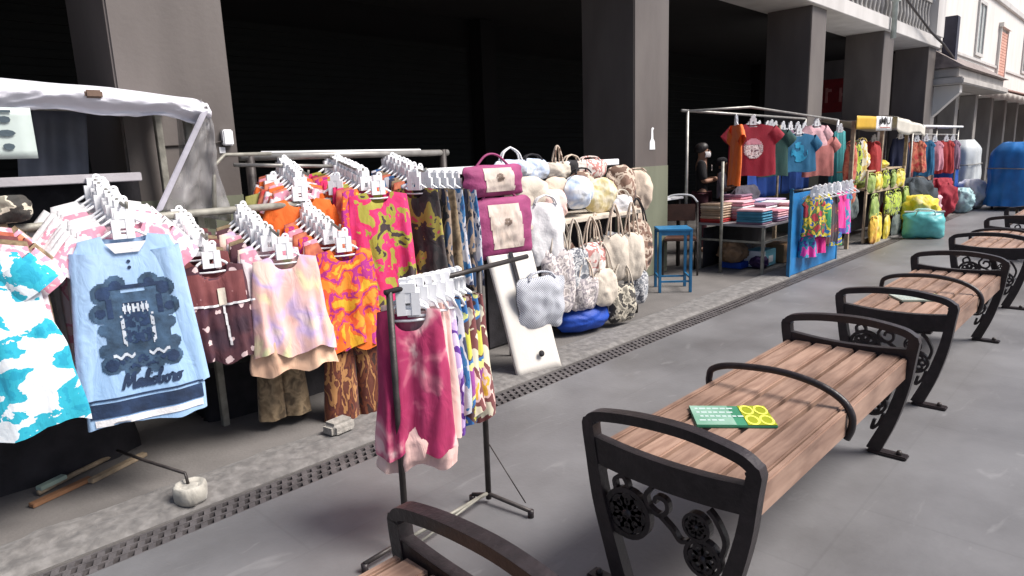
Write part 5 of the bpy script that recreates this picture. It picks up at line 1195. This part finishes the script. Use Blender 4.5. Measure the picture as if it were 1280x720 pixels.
for k, (X, Z, m, lab) in enumerate(((10.72, 1.62, P_red, 'red packet strip hanging at the left post of the snack stall'), (10.95, 1.62, lime, 'lime packet strip hanging at the left of the snack stall'), (11.2, 1.66, blotch('print_cream_yellow', [(.75, .68, .5), (.7, .5, .1), (.8, .76, .7)], 7, .8, hard=True), 'cream packet strip hanging at the left of the snack stall'), (11.9, 1.60, redc, 'plain red packet strip hanging under the white banner'))):
    bag(lab, m, (X, 3.34, Z), .26, .62, .10, R(-20), .04, .3, 90 + k, 0, 'packet strips hanging in the snack stall')
# garments and heaps beyond
for k, (X, Y, Z, L, w1, m, lab) in enumerate(((13.75, 3.9, 1.62, .75, .2, redc, 'red garment hanging beyond the snack stall'), (14.1, 3.55, 1.66, .95, .2, mat('navy_cloth', (.012, .018, .06), .8), 'long navy garment hanging beyond the snack stall'), (14.9, 3.7, 1.5, .7, .24, M_salm, 'salmon garment hanging right of the navy one'), (15.6, 3.8, 1.58, .9, .26, blotch('print_grey_brown', [(.16, .15, .13), (.25, .23, .2), (.1, .09, .09)], 6, 1, hard=True), 'grey and brown garment hanging under the thin white roof'), (16.6, 3.7, 1.3, .55, .2, tanc, 'tan garment hanging beside the blue tarpaulin'))):
    garment('hanging_garment', lab, 'garment', garment_mb(L, ((0, .15), (.3, w1), (1, w1 * 1.1)), .05, (.02, 5), (.05, .05), .2, None, .01, 400 + k), m, (X, Y, Z), R(-40), .14)
tr = empty('canopy_stall', (16.2, 3.8, 0), 'thin flat white canopy on slim posts beyond the snack stall', 'canopy')
MB().box(-2.1, 1.9, -.5, .6, 1.83, 1.87).build('canopy', white_pl, tr, bevel=.01)
for X in (-2.0, -.2, 1.8): MB().tube([(X, -.42, .006), (X, -.42, 1.83)], .022, 8).build('post', steel, tr); MB().tube([(X, .5, .006), (X, .5, 1.83)], .022, 8).build('post', steel, tr)
MB().tube([(-2, -.42, 1.70), (1.8, -.42, 1.68)], .015, 8).build('hanging_bar', steel, tr)
def tarp_cart(x, y, wx, wy, h, m, lab, rz=0, seed=0):
    root = empty('covered_cart', (x, y, 0), lab, 'cart', None, R(rz))
    mb = MB(); rows = []; n = 64
    for j in range(20):
        v = j / 19; r = []
        for q in range(n):
            a = 2 * math.pi * q / n; cx, cy = math.cos(a), math.sin(a); k = (abs(cx) ** 3.4 + abs(cy) ** 3.4) ** (-1 / 3.4)
            fl = 1 + .05 * (1 - v) * math.sin(q * 1.3 + seed) + .07 * noise.noise(Vector((cx * 3, cy * 3, v * 4 + seed))) + .03 * noise.noise(Vector((cx * 8 + v * 3, cy * 8, v * 6)))
            top = 1 + .06 * (1 - v) if v < .82 else 1.0108 - (v - .82) ** 1.6 * 5.5
            r.append((wx / 2 * cx * k * fl * top, wy / 2 * cy * k * fl * top, .09 + v * (h - .09) + .02 * noise.noise(Vector((cx * 2, cy * 2, seed)))))
        rows.append(r)
    loft(mb, rows); mb.add(rows[-1], [tuple(range(n))], True); mb.build('tarpaulin', m, root)
    for sx in (-.35, .35):
        for sy in (-.35, .35): MB().tube([(sx * wx, sy * wy - .02, .07), (sx * wx, sy * wy + .02, .07)], .065, 12).build('wheel', iron, root)
    MB().strip([(0, 0), (0, 0.001)], .001, 0, .001) if False else None
    MB().tube([(wx * .545 * math.cos(a) * (abs(math.cos(a)) ** 3.4 + abs(math.sin(a)) ** 3.4) ** (-1 / 3.4), wy * .545 * math.sin(a) * (abs(math.cos(a)) ** 3.4 + abs(math.sin(a)) ** 3.4) ** (-1 / 3.4), h * .62 + .01 * math.sin(a * 3)) for a in [2 * math.pi * q / 24 for q in range(25)]], .012, 6).build('rope', mat('grey_rope', (.25, .24, .22), .8), root)
    return root
tarp_blue = mat('bright_blue_tarpaulin', (.012, .17, .50), .45, 0, .18, 3, .4, fine=9)
tarp_cart(18.7, 2.30, 1.2, 1.0, 1.47, tarp_blue, 'tall cart covered in a bright blue tarpaulin beyond the benches', 0, 1)
tarp_cart(18.4, 3.75, .55, .7, 1.5, mat('cobalt_tarpaulin', (.012, .10, .45), .5, 0, .18, 3, .4, fine=9), 'cobalt blue covered pile beside the thin white canopy', 0, 2)
tarp_cart(20.2, 3.75, 1.2, .9, 1.55, mat('pale_grey_tarpaulin', (.50, .53, .54), .5, 0, .12, 3, .4, fine=9), 'pale grey covered pile between the two blue covers', 0, 3)
# bags on the ground by the snack stall
tb_ = pillow(.62, .44, .30, 61, .04, 9); o = empty('storage_bag', (12.55, 2.72, .44), 'square aqua plastic storage bag standing on the plaza near the far stalls', 'bag', None, R(-65))
tb_.build('body', mat('aqua_plastic', (.12, .50, .52), .4, 0, .12, 5, .15), o); MB().box(-.29, .29, -.02, .02, -.006, .012).build('zip', white_pl, o)
for s in (-1, 1): MB().tube(open_curve3([(-.14, s * .08, -.05), (-.10, s * .10, .03), (.10, s * .10, .03), (.14, s * .08, -.05)]), .010, 6).build('strap', mat('pale_aqua_strap', (.5, .7, .7), .6), o)
heap('mustard yellow bundle behind the aqua storage bag', yel, 13.2, 2.95, .006, .36, .3, .62, 31)
heap('dark slate bundle behind the mustard yellow bundle', mat('slate_bundle', (.03, .045, .06), .8, 0, .3, 6, .4), 13.7, 3.15, .006, .42, .35, .88, 32)
heap('pale pink heap of clothes beyond the dark slate bundle', rose, 15.2, 3.35, .006, .36, .3, .62, 33)
heap('dark red heap of clothes beyond the pale pink heap', M_crim, 16.3, 3.3, .006, .4, .3, .75, 34)
heap('pale aqua heap of goods before the cobalt blue cover', mat('pale_aqua_bundle', (.36, .55, .58), .7, 0, .2, 6, .4), 17.4, 3.1, .006, .3, .25, .5, 35)
heap('white heap of goods before the pale grey cover', white_cloth, 18.6, 3.1, .006, .35, .3, .62, 36)
for k, (X, Y, Z, L, m, lab) in enumerate(((14.6, 3.4, 1.60, .6, P_red, 'red patterned child garment on the thin bar of the canopy stall'), (15.2, 3.38, 1.60, .7, M_teald, 'deep teal child garment on the thin bar of the canopy stall'), (15.9, 3.38, 1.58, .6, pinkc, 'pink child garment on the thin bar of the canopy stall'), (16.9, 3.38, 1.58, .7, redc, 'plain red child garment on the thin bar of the canopy stall'), (17.5, 3.38, 1.58, .65, mauve, 'mauve child garment on the thin bar of the canopy stall'))):
    garment('hanging_garment', lab, 'garment', garment_mb(L, ((0, .13), (.3, .19), (1, .22)), .05, (.02, 5), (.05, .05), .2, (.1, .07, .07, .9), .01, 440 + k), m, (X, Y, Z), R(-45), .12, 'garments on the canopy stall bar')
for k, (X, Y, m, lab) in enumerate(((14.3, 3.5, M_crim, 'crimson clothes heap under the canopy stall'), (15.9, 3.55, dark_cloth, 'black clothes heap under the canopy stall'), (17.0, 3.6, redc, 'red clothes heap next to the cobalt blue cover'))):
    heap(lab, m, X, Y, .006, .34, .3, .55 + .1 * (k % 2), 60 + k)
bag('small black and white pouch lying under the stall shelf on the left', P_bagd, (.60, 3.86, 1.50), .22, .13, .08, R(-5), 0, .3, 99, name='pouch')
bpy.context.view_layer.update()
